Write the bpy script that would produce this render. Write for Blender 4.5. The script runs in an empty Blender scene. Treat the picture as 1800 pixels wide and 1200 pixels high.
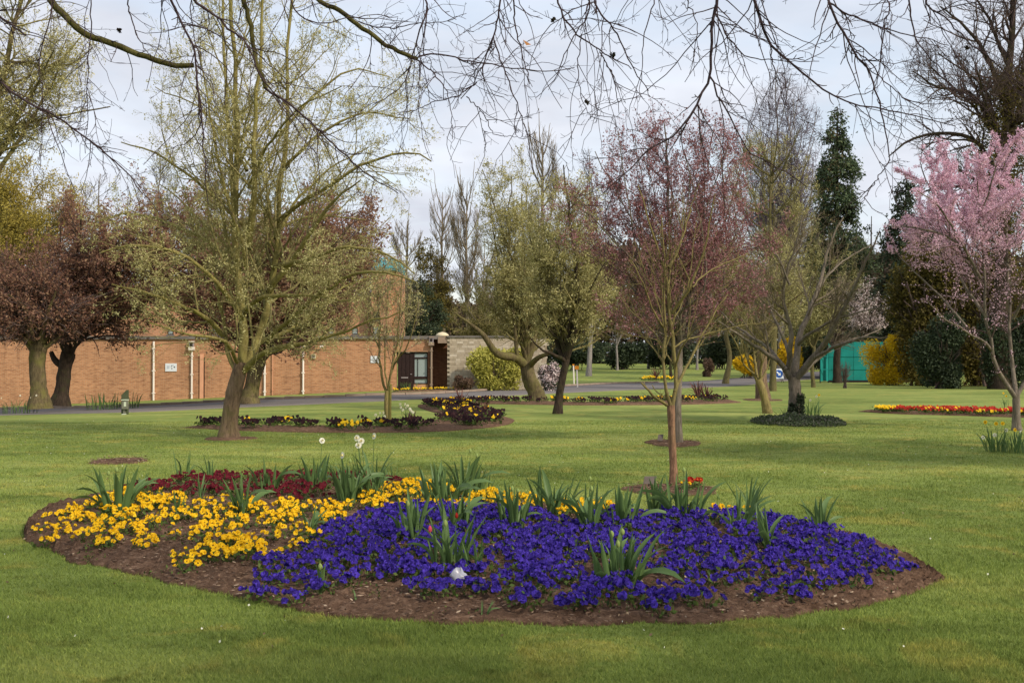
import bpy, math, random
import numpy as np
from mathutils import Vector, Matrix, Euler

# ------------------------------------------------------------------ camera, sky, sun, exposure
sc = bpy.context.scene
F = 2000.0; CX = 900.0; CY = 600.0; EYE = 1.6
PITCH = math.atan(32.0 / F)
cam_d = bpy.data.cameras.new('camera'); cam = bpy.data.objects.new('camera', cam_d)
sc.collection.objects.link(cam)
cam.location = (0, 0, EYE); cam.rotation_euler = (math.pi / 2 + PITCH, 0, 0)
cam_d.sensor_width = 36; cam_d.lens = 36 * F / 1800; cam_d.clip_start = 0.1; cam_d.clip_end = 3000
sc.camera = cam

SUN_EL = math.radians(36); SUN_AZ = math.radians(128)      # azimuth clockwise from +Y: behind the camera, to the right
w = bpy.data.worlds.new('World'); sc.world = w; w.use_nodes = True
nt = w.node_tree; nt.nodes.clear()
def N(nt, t, **kw):
    n = nt.nodes.new(t)
    for k, v in kw.items():
        if hasattr(n, k): setattr(n, k, v)
    return n
out = N(nt, 'ShaderNodeOutputWorld'); bg = N(nt, 'ShaderNodeBackground'); bg.inputs['Strength'].default_value = 0.1
sky = N(nt, 'ShaderNodeTexSky'); sky.sky_type = 'NISHITA'; sky.sun_disc = False
sky.sun_elevation = SUN_EL; sky.sun_rotation = SUN_AZ; sky.air_density = 1.1; sky.dust_density = 1.5
tc = N(nt, 'ShaderNodeTexCoord'); sep = N(nt, 'ShaderNodeSeparateXYZ')
nt.links.new(tc.outputs['Generated'], sep.inputs[0])
ad = N(nt, 'ShaderNodeMath', operation='ADD'); ad.inputs[1].default_value = 0.16
mx0 = N(nt, 'ShaderNodeMath', operation='MAXIMUM'); mx0.inputs[1].default_value = 0.0
nt.links.new(sep.outputs['Z'], mx0.inputs[0]); nt.links.new(mx0.outputs[0], ad.inputs[0])
dx = N(nt, 'ShaderNodeMath', operation='DIVIDE'); dy = N(nt, 'ShaderNodeMath', operation='DIVIDE')
nt.links.new(sep.outputs['X'], dx.inputs[0]); nt.links.new(ad.outputs[0], dx.inputs[1])
nt.links.new(sep.outputs['Y'], dy.inputs[0]); nt.links.new(ad.outputs[0], dy.inputs[1])
cmb = N(nt, 'ShaderNodeCombineXYZ'); nt.links.new(dx.outputs[0], cmb.inputs[0]); nt.links.new(dy.outputs[0], cmb.inputs[1])
cn = N(nt, 'ShaderNodeTexNoise'); cn.inputs['Scale'].default_value = 1.1; cn.inputs['Detail'].default_value = 6; cn.inputs['Roughness'].default_value = 0.55
cn.inputs['Distortion'].default_value = 0.4
nt.links.new(cmb.outputs[0], cn.inputs['Vector'])
cr = N(nt, 'ShaderNodeValToRGB'); cr.color_ramp.elements[0].position = 0.38; cr.color_ramp.elements[1].position = 0.56
cr.color_ramp.elements[0].color = (0.62, 0.62, 0.62, 1); cr.color_ramp.elements[1].color = (1, 1, 1, 1)
nt.links.new(cn.outputs['Fac'], cr.inputs[0])
cn2 = N(nt, 'ShaderNodeTexNoise'); cn2.inputs['Scale'].default_value = 2.3; cn2.inputs['Detail'].default_value = 5
nt.links.new(cmb.outputs[0], cn2.inputs['Vector'])
cc = N(nt, 'ShaderNodeValToRGB'); cc.color_ramp.elements[0].position = 0.35; cc.color_ramp.elements[1].position = 0.68
cc.color_ramp.elements[0].color = (0.54, 0.565, 0.635, 1); cc.color_ramp.elements[1].color = (0.69, 0.72, 0.79, 1)
nt.links.new(cn2.outputs['Fac'], cc.inputs[0])
c10 = N(nt, 'ShaderNodeVectorMath', operation='SCALE'); c10.inputs['Scale'].default_value = 8.9
nt.links.new(cc.outputs[0], c10.inputs[0])
mix = N(nt, 'ShaderNodeMixRGB'); nt.links.new(cr.outputs[0], mix.inputs[0])
s10 = N(nt, 'ShaderNodeMixRGB'); s10.blend_type = 'MULTIPLY'; s10.inputs[0].default_value = 1; s10.inputs[2].default_value = (1.9, 1.8, 1.65, 1)
nt.links.new(sky.outputs[0], s10.inputs[1]); nt.links.new(s10.outputs[0], mix.inputs[1])
nt.links.new(c10.outputs[0], mix.inputs[2]); nt.links.new(mix.outputs[0], bg.inputs[0]); nt.links.new(bg.outputs[0], out.inputs[0])

sd = bpy.data.lights.new('sun', 'SUN'); sd.energy = 2.5; sd.angle = math.radians(2.5); sd.color = (1.0, 0.90, 0.76)
so = bpy.data.objects.new('sun', sd); sc.collection.objects.link(so)
sdir = Vector((math.sin(SUN_AZ) * math.cos(SUN_EL), math.cos(SUN_AZ) * math.cos(SUN_EL), math.sin(SUN_EL)))
so.rotation_euler = sdir.to_track_quat('Z', 'Y').to_euler(); so.location = sdir * 60
sc.view_settings.view_transform = 'Standard'; sc.view_settings.look = 'None'
sc.view_settings.gamma = 1; sc.view_settings.use_curve_mapping = False
sc.view_settings.exposure = 0.55
sc.render.engine = 'CYCLES'
sc.cycles.max_bounces = 5; sc.cycles.diffuse_bounces = 2; sc.cycles.transparent_max_bounces = 8

rng = np.random.default_rng(7)
COL = sc.collection

# ------------------------------------------------------------------ terrain function and pixel -> place
def sst(a, b, v):
    t = np.clip((np.asarray(v, float) - a) / (b - a), 0, 1); return t * t * (3 - 2 * t)
def gz(x, y):
    x = np.asarray(x, float); y = np.asarray(y, float)
    left = 0.042 * np.clip(np.minimum(0, x + 6), -30, 0) * sst(22, 50, y) * (1 - sst(75, 110, y))
    far = 0.012 * np.clip(y - 76, 0, 160) * sst(76, 96, y)
    return left + far
def ray(px, py):
    u = (px - CX) / F; v = (CY - py) / F
    return np.array([u, math.cos(PITCH) - v * math.sin(PITCH), math.sin(PITCH) + v * math.cos(PITCH)])
def PT(px, py, Y):
    d = ray(px, py); return np.array([0, 0, EYE]) + d * (Y / d[1])
def G(px, py, h=0.0):
    d = ray(px, py); t = np.linspace(3, 260, 5200)
    p = d[None] * t[:, None]; p[:, 2] += EYE
    below = p[:, 2] < gz(p[:, 0], p[:, 1]) + h
    i = int(np.argmax(below)) if below.any() else len(t) - 1
    a, b = t[max(i - 1, 0)], t[i]
    for _ in range(24):
        m = (a + b) / 2; q = d * m
        if q[2] + EYE < float(gz(q[0], q[1])) + h: b = m
        else: a = m
    q = d * b + np.array([0, 0, EYE]); q[2] = float(gz(q[0], q[1])); return q

# ------------------------------------------------------------------ object helpers
def link(o, parent=None):
    COL.objects.link(o)
    if parent is not None: o.parent = parent
    return o
def tag(o, label=None, cat=None, group=None, kind=None):
    if label: o['label'] = label
    if cat: o['category'] = cat
    if group: o['group'] = group
    if kind: o['kind'] = kind
    return o
def thing(name, label, cat, loc=(0, 0, 0), rz=0, group=None):
    o = bpy.data.objects.new(name, None); o.empty_display_size = 0.2
    o.location = Vector([float(c) for c in loc]); o.rotation_euler = (0, 0, rz); link(o)
    return tag(o, label, cat, group)
def mdata(name, V, faces, mats, smooth=False, matidx=None):
    V = np.asarray(V, np.float32).reshape(-1, 3)
    if not isinstance(faces, (list, tuple)): faces = [faces]
    faces = [np.asarray(f, np.int32) for f in faces if len(f)]
    me = bpy.data.meshes.new(name)
    me.vertices.add(len(V)); me.vertices.foreach_set('co', V.ravel())
    lv = np.concatenate([f.ravel() for f in faces]); tot = np.concatenate([np.full(len(f), f.shape[1], np.int32) for f in faces])
    st = np.concatenate([[0], np.cumsum(tot)[:-1]]).astype(np.int32)
    me.loops.add(len(lv)); me.loops.foreach_set('vertex_index', lv)
    me.polygons.add(len(tot)); me.polygons.foreach_set('loop_start', st); me.polygons.foreach_set('loop_total', tot)
    me.polygons.foreach_set('use_smooth', np.full(len(tot), bool(smooth)))
    if not isinstance(mats, (list, tuple)): mats = [mats]
    for m in mats: me.materials.append(m)
    if matidx is not None: me.polygons.foreach_set('material_index', np.asarray(matidx, np.int32))
    me.update(calc_edges=True); return me
def mobj(name, V, faces, mats, parent=None, smooth=False, matidx=None):
    V = np.asarray(V, float).reshape(-1, 3)
    if parent is not None:
        V = V - np.array(parent_world(parent))
    return link(bpy.data.objects.new(name, mdata(name, V, faces, mats, smooth, matidx)), parent)
def parent_world(p):
    v = Vector((0, 0, 0))
    while p is not None: v = v + p.location; p = p.parent
    return v
def inst(name, me, loc, rot=(0, 0, 0), s=1.0, parent=None):
    o = bpy.data.objects.new(name, me); o.location = loc; o.rotation_euler = rot
    o.scale = (s, s, s) if not hasattr(s, '__len__') else s
    return link(o, parent)
def box(x0, x1, y0, y1, z0, z1):
    V = np.array([(x, y, z) for z in (z0, z1) for y in (y0, y1) for x in (x0, x1)], float)
    Q = np.array([(0, 2, 3, 1), (4, 5, 7, 6), (0, 1, 5, 4), (2, 6, 7, 3), (0, 4, 6, 2), (1, 3, 7, 5)])
    return V, Q
def join(parts):
    Vs, Qs, n = [], {}, 0
    for V, Q in parts:
        Q = np.asarray(Q)
        Qs.setdefault(Q.shape[1], []).append(Q + n); Vs.append(V); n += len(V)
    return np.concatenate(Vs), [np.concatenate(q) for q in Qs.values()]
def bx(name, dims, mat, parent=None): V, Q = box(*dims); return mobj(name, V, Q, mat, parent)

# tubes: P (n,k,3), R (n,k)
def tubes(P, R, s=3, cap=False):
    P = np.asarray(P, float); R = np.asarray(R, float)
    if P.ndim == 2: P = P[None]; R = R[None]
    n, k, _ = P.shape
    T = np.gradient(P, axis=1); T /= np.linalg.norm(T, axis=2, keepdims=True) + 1e-9
    m = T.mean(1); ax = np.zeros((n, 3)); ax[np.arange(n), np.argmin(np.abs(m), 1)] = 1
    B = np.cross(T, ax[:, None]); B /= np.linalg.norm(B, axis=2, keepdims=True) + 1e-9
    C = np.cross(T, B)
    th = np.arange(s) * 2 * math.pi / s
    V = P[:, :, None] + R[:, :, None, None] * (np.cos(th)[:, None] * B[:, :, None] + np.sin(th)[:, None] * C[:, :, None])
    idx = np.arange(n * k * s).reshape(n, k, s); nx = np.roll(idx, -1, axis=2)
    Q = np.stack([idx[:, :-1], nx[:, :-1], nx[:, 1:], idx[:, 1:]], -1).reshape(-1, 4)
    return V.reshape(-1, 3), Q
def smooth_poly(pts, rad, k):
    pts = np.asarray(pts, float); rad = np.asarray(rad, float)
    if len(pts) == 2: 
        t = np.linspace(0, 1, k); return pts[0] + (pts[1] - pts[0]) * t[:, None], rad[0] + (rad[1] - rad[0]) * t
    e = np.vstack([2 * pts[0] - pts[1], pts, 2 * pts[-1] - pts[-2]])
    d = np.concatenate([[0], np.cumsum(np.linalg.norm(np.diff(pts, axis=0), axis=1))]); d /= d[-1]
    t = np.linspace(0, 1, k); i = np.clip(np.searchsorted(d, t, side='right') - 1, 0, len(pts) - 2)
    u = ((t - d[i]) / (d[i + 1] - d[i]))[:, None]
    p0, p1, p2, p3 = e[i], e[i + 1], e[i + 2], e[i + 3]
    q = 0.5 * (2 * p1 + (p2 - p0) * u + (2 * p0 - 5 * p1 + 4 * p2 - p3) * u ** 2 + (3 * p1 - p0 - 3 * p2 + p3) * u ** 3)
    return q, np.interp(t, d, rad)
def env_exit(p, d, env):
    c, r = env; q = (p - c) / r; e = d / r
    a = (e * e).sum(1); b = 2 * (q * e).sum(1); cc_ = (q * q).sum(1) - 1
    disc = b * b - 4 * a * cc_
    t = np.where(disc > 0, (-b + np.sqrt(np.maximum(disc, 0))) / (2 * a), 0.0)
    ex = q + e * t[:, None]; az = np.arctan2(ex[:, 1], ex[:, 0]); k0 = c[0] * 1.7 + c[2]
    t = t * (1 + .20 * np.sin(az * 3 + k0 + ex[:, 2] * 4) + .14 * np.sin(az * 7 - k0 + ex[:, 2] * 6) + .10 * np.sin(az * 11 + ex[:, 2] * 13 + k0))
    return np.where(cc_ > 0, np.minimum(t * 0.0 + 0.12, 0.12), np.maximum(t, 0.1))
def grow(rg, P, R, n, L, ang=(30, 60), k=5, rr=0.6, rmin=0.002, up=0.1, wob=0.15, env=None, t0=0.2, t1=0.98, tip=0.35, rmax=9):
    """n child polylines spawned along the parent polylines P (m,k,3)"""
    m, kp, _ = P.shape
    plen = np.linalg.norm(np.diff(P, axis=1), axis=2).sum(1)
    idx = rg.choice(m, n, p=plen / plen.sum()); t = (t0 + (t1 - t0) * rg.random(n)) * (kp - 1)
    i = np.minimum(t.astype(int), kp - 2); u = (t - i)[:, None]
    pos = P[idx, i] * (1 - u) + P[idx, i + 1] * u
    r0 = R[idx, i] * (1 - u[:, 0]) + R[idx, i + 1] * u[:, 0]
    T = P[idx, i + 1] - P[idx, i]; T /= np.linalg.norm(T, axis=1, keepdims=True) + 1e-9
    q = rg.normal(size=(n, 3)); q -= (q * T).sum(1)[:, None] * T; q /= np.linalg.norm(q, axis=1, keepdims=True) + 1e-9
    a = np.radians(rg.uniform(ang[0], ang[1], n))[:, None]
    d = T * np.cos(a) + q * np.sin(a)
    ln = rg.uniform(L[0], L[1], n) * (1.1 - 0.5 * t / (kp - 1))
    if env is not None: ln = np.minimum(ln, env_exit(pos, d, env) * rg.uniform(0.55, 1.35, n))
    out_ = np.empty((n, k, 3)); out_[:, 0] = pos
    for j in range(1, k):
        d = d + rg.normal(size=(n, 3)) * wob; d[:, 2] += up
        d /= np.linalg.norm(d, axis=1, keepdims=True)
        pos = pos + d * (ln / (k - 1))[:, None]; out_[:, j] = pos
    rc = np.clip(r0 * rr, rmin, rmax)
    tt = np.linspace(0, 1, k)
    return out_, np.maximum(rc[:, None] * (1 - (1 - tip) * tt)[None], rmin * 0.6)
def scatter(rg, P, n, size, spread, up=0.0, wl=0.55, tlo=0.1):
    """leaf diamonds along polylines"""
    m, kp, _ = P.shape
    plen = np.linalg.norm(np.diff(P, axis=1), axis=2).sum(1)
    n4 = n; n = n // 4; idx = rg.choice(m, n, p=plen / plen.sum()); t = (tlo + (1 - tlo) * rg.random(n)) * (kp - 1) * 0.9999
    i = t.astype(int); u = (t - i)[:, None]
    pos = P[idx, i] * (1 - u) + P[idx, i + 1] * u + rg.normal(size=(n, 3)) * spread * .55
    pos = np.repeat(pos, 4, 0) + rg.normal(size=(n * 4, 3)) * size[1] * .45      # buds and blossom sit in small clusters on the twigs
    return leaves_at(rg, pos, size, up, wl, True)
def leaves_at(rg, pos, size, up=0.0, wl=0.55, tri=False):
    n = len(pos)
    a = rg.normal(size=(n, 3)); a[:, 2] += up; a /= np.linalg.norm(a, axis=1, keepdims=True) + 1e-9
    b = np.cross(a, rg.normal(size=(n, 3))); b /= np.linalg.norm(b, axis=1, keepdims=True) + 1e-9
    s = rg.uniform(size[0], size[1], n)[:, None]
    if tri:
        return np.stack([pos, pos + a * s + b * s * wl * .3, pos + a * s * .6 - b * s * wl * .7], 1).reshape(-1, 3), np.arange(3 * n).reshape(n, 3)
    V = np.stack([pos, pos + a * s * 0.5 + b * s * wl / 2, pos + a * s, pos + a * s * 0.45 - b * s * wl / 2], 1).reshape(-1, 3)
    return V, np.arange(4 * n).reshape(n, 4)
# ------------------------------------------------------------------ materials
def srgb(r, g, b):
    f = lambda c: (c / 255 / 12.92) if c / 255 <= 0.04045 else ((c / 255 + 0.055) / 1.055) ** 2.4
    return (f(r), f(g), f(b), 1)
def base_mat(name, rough=0.9, spec=0.2):
    m = bpy.data.materials.new(name); m.use_nodes = True; t = m.node_tree; b = t.nodes['Principled BSDF']
    b.inputs['Roughness'].default_value = rough; b.inputs['Specular IOR Level'].default_value = spec
    return m, t, b
def ramp(t, fac, stops):
    r = N(t, 'ShaderNodeValToRGB'); e = r.color_ramp.elements
    e[0].position, e[0].color = stops[0]; e[1].position, e[1].color = stops[-1]
    for p, c in stops[1:-1]:
        q = e.new(p); q.color = c
    t.links.new(fac, r.inputs[0]); return r.outputs[0]
def noise(t, vec, scale, detail=4, rough=0.55, dist=0.0):
    n = N(t, 'ShaderNodeTexNoise'); n.inputs['Scale'].default_value = scale; n.inputs['Detail'].default_value = detail
    n.inputs['Roughness'].default_value = rough; n.inputs['Distortion'].default_value = dist
    if vec is not None: t.links.new(vec, n.inputs['Vector'])
    return n.outputs['Fac']
def mapping(t, vec, scale=(1, 1, 1)):
    m = N(t, 'ShaderNodeMapping'); m.inputs['Scale'].default_value = scale; t.links.new(vec, m.inputs['Vector']); return m.outputs[0]
def mixc(t, fac, a, b, mode='MIX'):
    m = N(t, 'ShaderNodeMixRGB'); m.blend_type = mode
    for i, v in zip((0, 1, 2), (fac, a, b)):
        if isinstance(v, (int, float)): m.inputs[i].default_value = v
        elif isinstance(v, tuple): m.inputs[i].default_value = v
        else: t.links.new(v, m.inputs[i])
    return m.outputs[0]
def bump(t, b, h, strength, dist=0.02):
    n = N(t, 'ShaderNodeBump'); n.inputs['Strength'].default_value = strength; n.inputs['Distance'].default_value = dist
    t.links.new(h, n.inputs['Height']); t.links.new(n.outputs[0], b.inputs['Normal'])
def simple(name, col, rough=0.85, var=0.12, scale=8, spec=0.2, bmp=0.0):
    m, t, b = base_mat(name, rough, spec); tcn = N(t, 'ShaderNodeTexCoord')
    f = noise(t, tcn.outputs['Object'], scale, 5)
    lo = tuple(c * (1 - var) for c in col[:3]) + (1,); hi = tuple(min(c * (1 + var), 1) for c in col[:3]) + (1,)
    t.links.new(ramp(t, f, [(0.3, lo), (0.7, hi)]), b.inputs['Base Color'])
    if bmp: bump(t, b, f, bmp, 0.02)
    return m
def leafmat(name, cols, trans=0.35, rough=0.7, patch=0.0, pscale=0.5):
    """colour varies leaf by leaf"""
    m, t, b = base_mat(name, rough, 0.25); g = N(t, 'ShaderNodeNewGeometry')
    k = len(cols); st = [(i / max(k - 1, 1), c) for i, c in enumerate(cols)]
    c = ramp(t, g.outputs['Random Per Island'], st)
    if patch:
        f = noise(t, g.outputs['Position'], pscale, 3)
        c = mixc(t, 1.0, c, ramp(t, f, [(0.35, (1 - patch,) * 3 + (1,)), (0.65, (1 + patch * 0.5,) * 3 + (1,))]), 'MULTIPLY')
    t.links.new(c, b.inputs['Base Color'])
    if trans:
        tr = N(t, 'ShaderNodeBsdfTranslucent'); ms = N(t, 'ShaderNodeMixShader'); ms.inputs[0].default_value = trans
        t.links.new(c, tr.inputs[0]); t.links.new(b.outputs[0], ms.inputs[1]); t.links.new(tr.outputs[0], ms.inputs[2])
        t.links.new(ms.outputs[0], t.nodes['Material Output'].inputs[0])
    return m
def barkmat(name, c1, c2, moss=None, mossamt=0.5, scale=6.0):
    m, t, b = base_mat(name, 0.95, 0.15); g = N(t, 'ShaderNodeNewGeometry')
    v = mapping(t, g.outputs['Position'], (1, 1, 0.22))
    f = noise(t, v, scale * 3, 8, 0.7, 0.6)
    c = ramp(t, f, [(0.3, c1), (0.7, c2)])
    f9 = noise(t, mapping(t, g.outputs['Position'], (1, 1, .3)), scale * .5, 5, 0.65, 1.0)
    c = mixc(t, 0.8, c, ramp(t, f9, [(0.3, (.68, .68, .68, 1)), (0.7, (1.2, 1.2, 1.2, 1))]), 'MULTIPLY')
    if moss:
        f2 = noise(t, g.outputs['Position'], scale * 0.35, 5, 0.6)
        fr = ramp(t, f2, [(max(0.62 - mossamt * 0.3, 0), (0, 0, 0, 1)), (0.80 - mossamt * 0.2, (.75, .75, .75, 1))])
        c = mixc(t, fr, c, moss)
    t.links.new(c, b.inputs['Base Color']); bump(t, b, f, 0.9, 0.03); return m
S = srgb
M = {}
M['bark_brown'] = barkmat('bark_brown', S(72, 58, 46), S(146, 122, 98), S(112, 104, 64), 0.35)
M['bark_olive'] = barkmat('bark_olive', S(70, 64, 42), S(124, 114, 78), S(104, 100, 58), 0.45)
M['bark_moss'] = barkmat('bark_moss', S(62, 54, 38), S(124, 110, 80), S(112, 110, 56), 0.5)
M['bark_dark'] = barkmat('bark_dark', S(34, 28, 24), S(78, 66, 54), S(66, 70, 38), 0.35)
M['bark_grey'] = barkmat('bark_grey', S(76, 68, 58), S(142, 130, 116), S(98, 96, 62), 0.3)
M['twig_grey'] = barkmat('twig_grey', S(92, 80, 66), S(138, 124, 104))
M['bark_rust'] = barkmat('bark_rust', S(78, 56, 44), S(170, 132, 104), S(98, 84, 52), 0.45, 9)
M['bark_yellow'] = barkmat('bark_yellow', S(92, 82, 50), S(152, 138, 90), S(120, 112, 60), 0.45, 9)
M['twig_purple'] = barkmat('twig_purple', S(52, 40, 44), S(88, 72, 74))
M['twig_birch'] = barkmat('twig_birch', S(96, 84, 92), S(132, 120, 126))
M['twig_dark'] = barkmat('twig_dark', S(70, 58, 56), S(112, 94, 88), S(92, 88, 64), 0.25)
M['limb_moss'] = barkmat('limb_moss', S(52, 48, 24), S(98, 92, 48), S(112, 106, 62), 0.45, 20)
M['twig_tan'] = barkmat('twig_tan', S(104, 92, 76), S(150, 136, 114))
M['twig_olive'] = barkmat('twig_olive', S(108, 98, 62), S(156, 146, 98))
M['bark_limb'] = barkmat('bark_limb', S(96, 86, 50), S(156, 144, 88), S(132, 126, 66), 0.5, 7)
M['twig_pale'] = barkmat('twig_pale', S(116, 110, 106), S(156, 148, 142))
M['leaf_bud'] = leafmat('leaf_bud', [S(140, 134, 80), S(174, 166, 106), S(210, 202, 148), S(154, 146, 88)], 0.35)
M['leaf_purple'] = leafmat('leaf_purple', [S(112, 76, 66), S(146, 106, 88), S(172, 138, 108), S(126, 90, 74)], 0.45, patch=0.15)
M['leaf_plum'] = leafmat('leaf_plum', [S(112, 62, 66), S(148, 96, 98), S(182, 140, 140), S(126, 76, 78)], 0.35)
M['leaf_gold'] = leafmat('leaf_gold', [S(134, 122, 52), S(170, 154, 72), S(188, 170, 84), S(146, 130, 56)], 0.35)
M['leaf_olive'] = leafmat('leaf_olive', [S(84, 78, 44), S(122, 112, 66), S(104, 96, 56), S(140, 130, 80)], 0.3)
M['leaf_dark'] = leafmat('leaf_dark', [S(40, 50, 34), S(66, 78, 54), S(52, 64, 44), S(82, 92, 64)], 0.2, patch=0.25)
M['leaf_brown'] = leafmat('leaf_brown', [S(72, 60, 46), S(104, 88, 68), S(88, 74, 56)], 0.2)
M['leaf_conifer'] = leafmat('leaf_conifer', [S(50, 66, 48), S(86, 102, 70), S(68, 84, 58), S(108, 118, 78)], 0.2, patch=0.3)
M['leaf_conifer_brown'] = leafmat('leaf_conifer_brown', [S(74, 68, 44), S(110, 98, 66), S(90, 82, 52)], 0.15)
M['blossom_pink'] = leafmat('blossom_pink', [S(206, 160, 180), S(232, 194, 208), S(220, 178, 196), S(242, 214, 226)], 0.35)
M['blossom_yellow'] = leafmat('blossom_yellow', [S(228, 190, 24), S(244, 208, 40), S(218, 180, 30), S(196, 168, 48)], 0.3)
M['blossom_white'] = leafmat('blossom_white', [S(226, 206, 202), S(244, 232, 226), S(214, 186, 184), S(236, 220, 214)], 0.3)
M['leaf_lime'] = leafmat('leaf_lime', [S(170, 168, 76), S(206, 200, 108), S(188, 184, 92), S(136, 138, 60)], 0.35)
M['leaf_hedge'] = leafmat('leaf_hedge', [S(92, 82, 38), S(124, 112, 50), S(108, 96, 46), S(72, 68, 36)], 0.3, patch=0.25)
M['leaf_shrub'] = leafmat('leaf_shrub', [S(88, 70, 58), S(124, 100, 82), S(104, 84, 70)], 0.2)
M['leaf_cover'] = leafmat('leaf_cover', [S(44, 58, 34), S(72, 88, 50), S(92, 90, 84), S(60, 74, 42)], 0.2)
M['tulip_leaf'] = leafmat('tulip_leaf', [S(66, 92, 48), S(112, 138, 82)], 0.3, 0.45)
M['pansy_leaf'] = leafmat('pansy_leaf', [S(44, 62, 26), S(78, 98, 40), S(96, 110, 52), S(60, 76, 32)], 0.25)
def petalmat(name, lo, hi, trans=0.3):
    m, t, b = base_mat(name, 0.7, 0.2); oi = N(t, 'ShaderNodeObjectInfo'); g = N(t, 'ShaderNodeNewGeometry')
    a = N(t, 'ShaderNodeMath', operation='ADD'); f = N(t, 'ShaderNodeMath', operation='FRACT')
    t.links.new(oi.outputs['Random'], a.inputs[0]); t.links.new(g.outputs['Random Per Island'], a.inputs[1]); t.links.new(a.outputs[0], f.inputs[0])
    c = ramp(t, f.outputs[0], [(0, lo), (1, hi)]); t.links.new(c, b.inputs['Base Color'])
    tr = N(t, 'ShaderNodeBsdfTranslucent'); ms = N(t, 'ShaderNodeMixShader'); ms.inputs[0].default_value = trans
    t.links.new(c, tr.inputs[0]); t.links.new(b.outputs[0], ms.inputs[1]); t.links.new(tr.outputs[0], ms.inputs[2])
    t.links.new(ms.outputs[0], t.nodes['Material Output'].inputs[0]); return m
M['petal_blue'] = petalmat('petal_blue', S(28, 12, 86), S(84, 62, 182))
M['petal_yellow'] = petalmat('petal_yellow', S(228, 176, 8), S(250, 212, 44))
M['petal_wine'] = petalmat('petal_wine', S(74, 14, 24), S(122, 30, 44))
M['petal_black'] = petalmat('petal_black', S(24, 12, 16), S(54, 24, 28))
M['petal_red'] = petalmat('petal_red', S(150, 30, 22), S(196, 52, 34))
M['petal_white'] = petalmat('petal_white', S(226, 226, 200), S(242, 240, 224))
M['petal_pink'] = petalmat('petal_pink', S(196, 60, 96), S(220, 90, 110))
M['eye_dark'] = simple('eye_dark', S(60, 30, 14)); M['eye_pale'] = simple('eye_pale', S(40, 24, 90)); M['eye_yellow'] = simple('eye_yellow', S(220, 170, 30))

# lawn: colour shared by the ground sheet and the blades
def lawn_color(t, pos):
    v = mapping(t, pos, (0.35, 1.0, 1)); 
    a = noise(t, v, 0.35, 4, 0.6, 0.5)
    c = ramp(t, a, [(0.30, S(98, 113, 56)), (0.5, S(124, 138, 72)), (0.70, S(154, 160, 92))])
    b2 = noise(t, pos, 1.3, 6, 0.65, 0.8)
    c = mixc(t, ramp(t, b2, [(0.52, (0, 0, 0, 1)), (0.68, (0.85,) * 3 + (1,))]), c, S(156, 149, 80))
    b3 = noise(t, pos, 2.7, 5, 0.7)
    c = mixc(t, ramp(t, b3, [(0.56, (0, 0, 0, 1)), (0.70, (0.7,) * 3 + (1,))]), c, S(78, 84, 34))
    d = noise(t, mapping(t, pos, (0.25, 1, 1)), 5.0, 6, 0.75)
    c = mixc(t, 0.85, c, ramp(t, d, [(0.28, (0.70, 0.72, 0.66, 1)), (0.72, (1.25, 1.22, 1.15, 1))]), 'MULTIPLY')
    return c
m, t, b = base_mat('lawn_grass', 0.95, 0.1); g = N(t, 'ShaderNodeNewGeometry')
t.links.new(lawn_color(t, g.outputs['Position']), b.inputs['Base Color'])
bump(t, b, noise(t, g.outputs['Position'], 30, 6, 0.8), 0.6, 0.03); M['lawn'] = m
m, t, b = base_mat('grass_blade', 0.8, 0.15); g = N(t, 'ShaderNodeNewGeometry')
c = lawn_color(t, g.outputs['Position'])
c = mixc(t, 1.0, c, ramp(t, g.outputs['Random Per Island'], [(0, (0.80, 0.86, 0.74, 1)), (0.85, (1.30, 1.30, 1.2, 1)), (1, (1.75, 1.55, 1.4, 1))]), 'MULTIPLY')
t.links.new(c, b.inputs['Base Color']); tr = N(t, 'ShaderNodeBsdfTranslucent'); ms = N(t, 'ShaderNodeMixShader'); ms.inputs[0].default_value = 0.3
t.links.new(c, tr.inputs[0]); t.links.new(b.outputs[0], ms.inputs[1]); t.links.new(tr.outputs[0], ms.inputs[2]); t.links.new(ms.outputs[0], t.nodes['Material Output'].inputs[0])
M['blade'] = m
m, t, b = base_mat('soil', 1.0, 0.05); g = N(t, 'ShaderNodeNewGeometry')
f = noise(t, g.outputs['Position'], 14, 8, 0.75); f2 = noise(t, g.outputs['Position'], 1.5, 4)
c = ramp(t, f, [(0.28, S(66, 50, 40)), (0.52, S(118, 92, 74)), (0.72, S(166, 136, 112))])
c = mixc(t, ramp(t, f2, [(0.4, (0, 0, 0, 1)), (0.7, (0.5,) * 3 + (1,))]), c, S(84, 66, 52))
t.links.new(c, b.inputs['Base Color']); bump(t, b, f, 1.0, 0.06); M['soil'] = m
M['mulch'] = leafmat('mulch', [S(70, 54, 42), S(124, 100, 80), S(98, 76, 60), S(176, 154, 128)], 0, 0.95)
m, t, b = base_mat('asphalt', 0.9, 0.25); g = N(t, 'ShaderNodeNewGeometry')
f = noise(t, mapping(t, g.outputs['Position'], (0.3, 1, 1)), 0.8, 5, 0.6); f1 = noise(t, g.outputs['Position'], 40, 4)
c = mixc(t, 0.5, ramp(t, f, [(0.3, S(92, 86, 84)), (0.7, S(126, 118, 114))]), ramp(t, f1, [(0.3, S(80, 76, 74)), (0.7, S(130, 124, 120))]))
t.links.new(c, b.inputs['Base Color']); bump(t, b, f1, 0.3, 0.01); M['asphalt'] = m
M['kerb'] = simple('kerb_concrete', S(150, 132, 116), 0.9, 0.2, 3)
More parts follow.
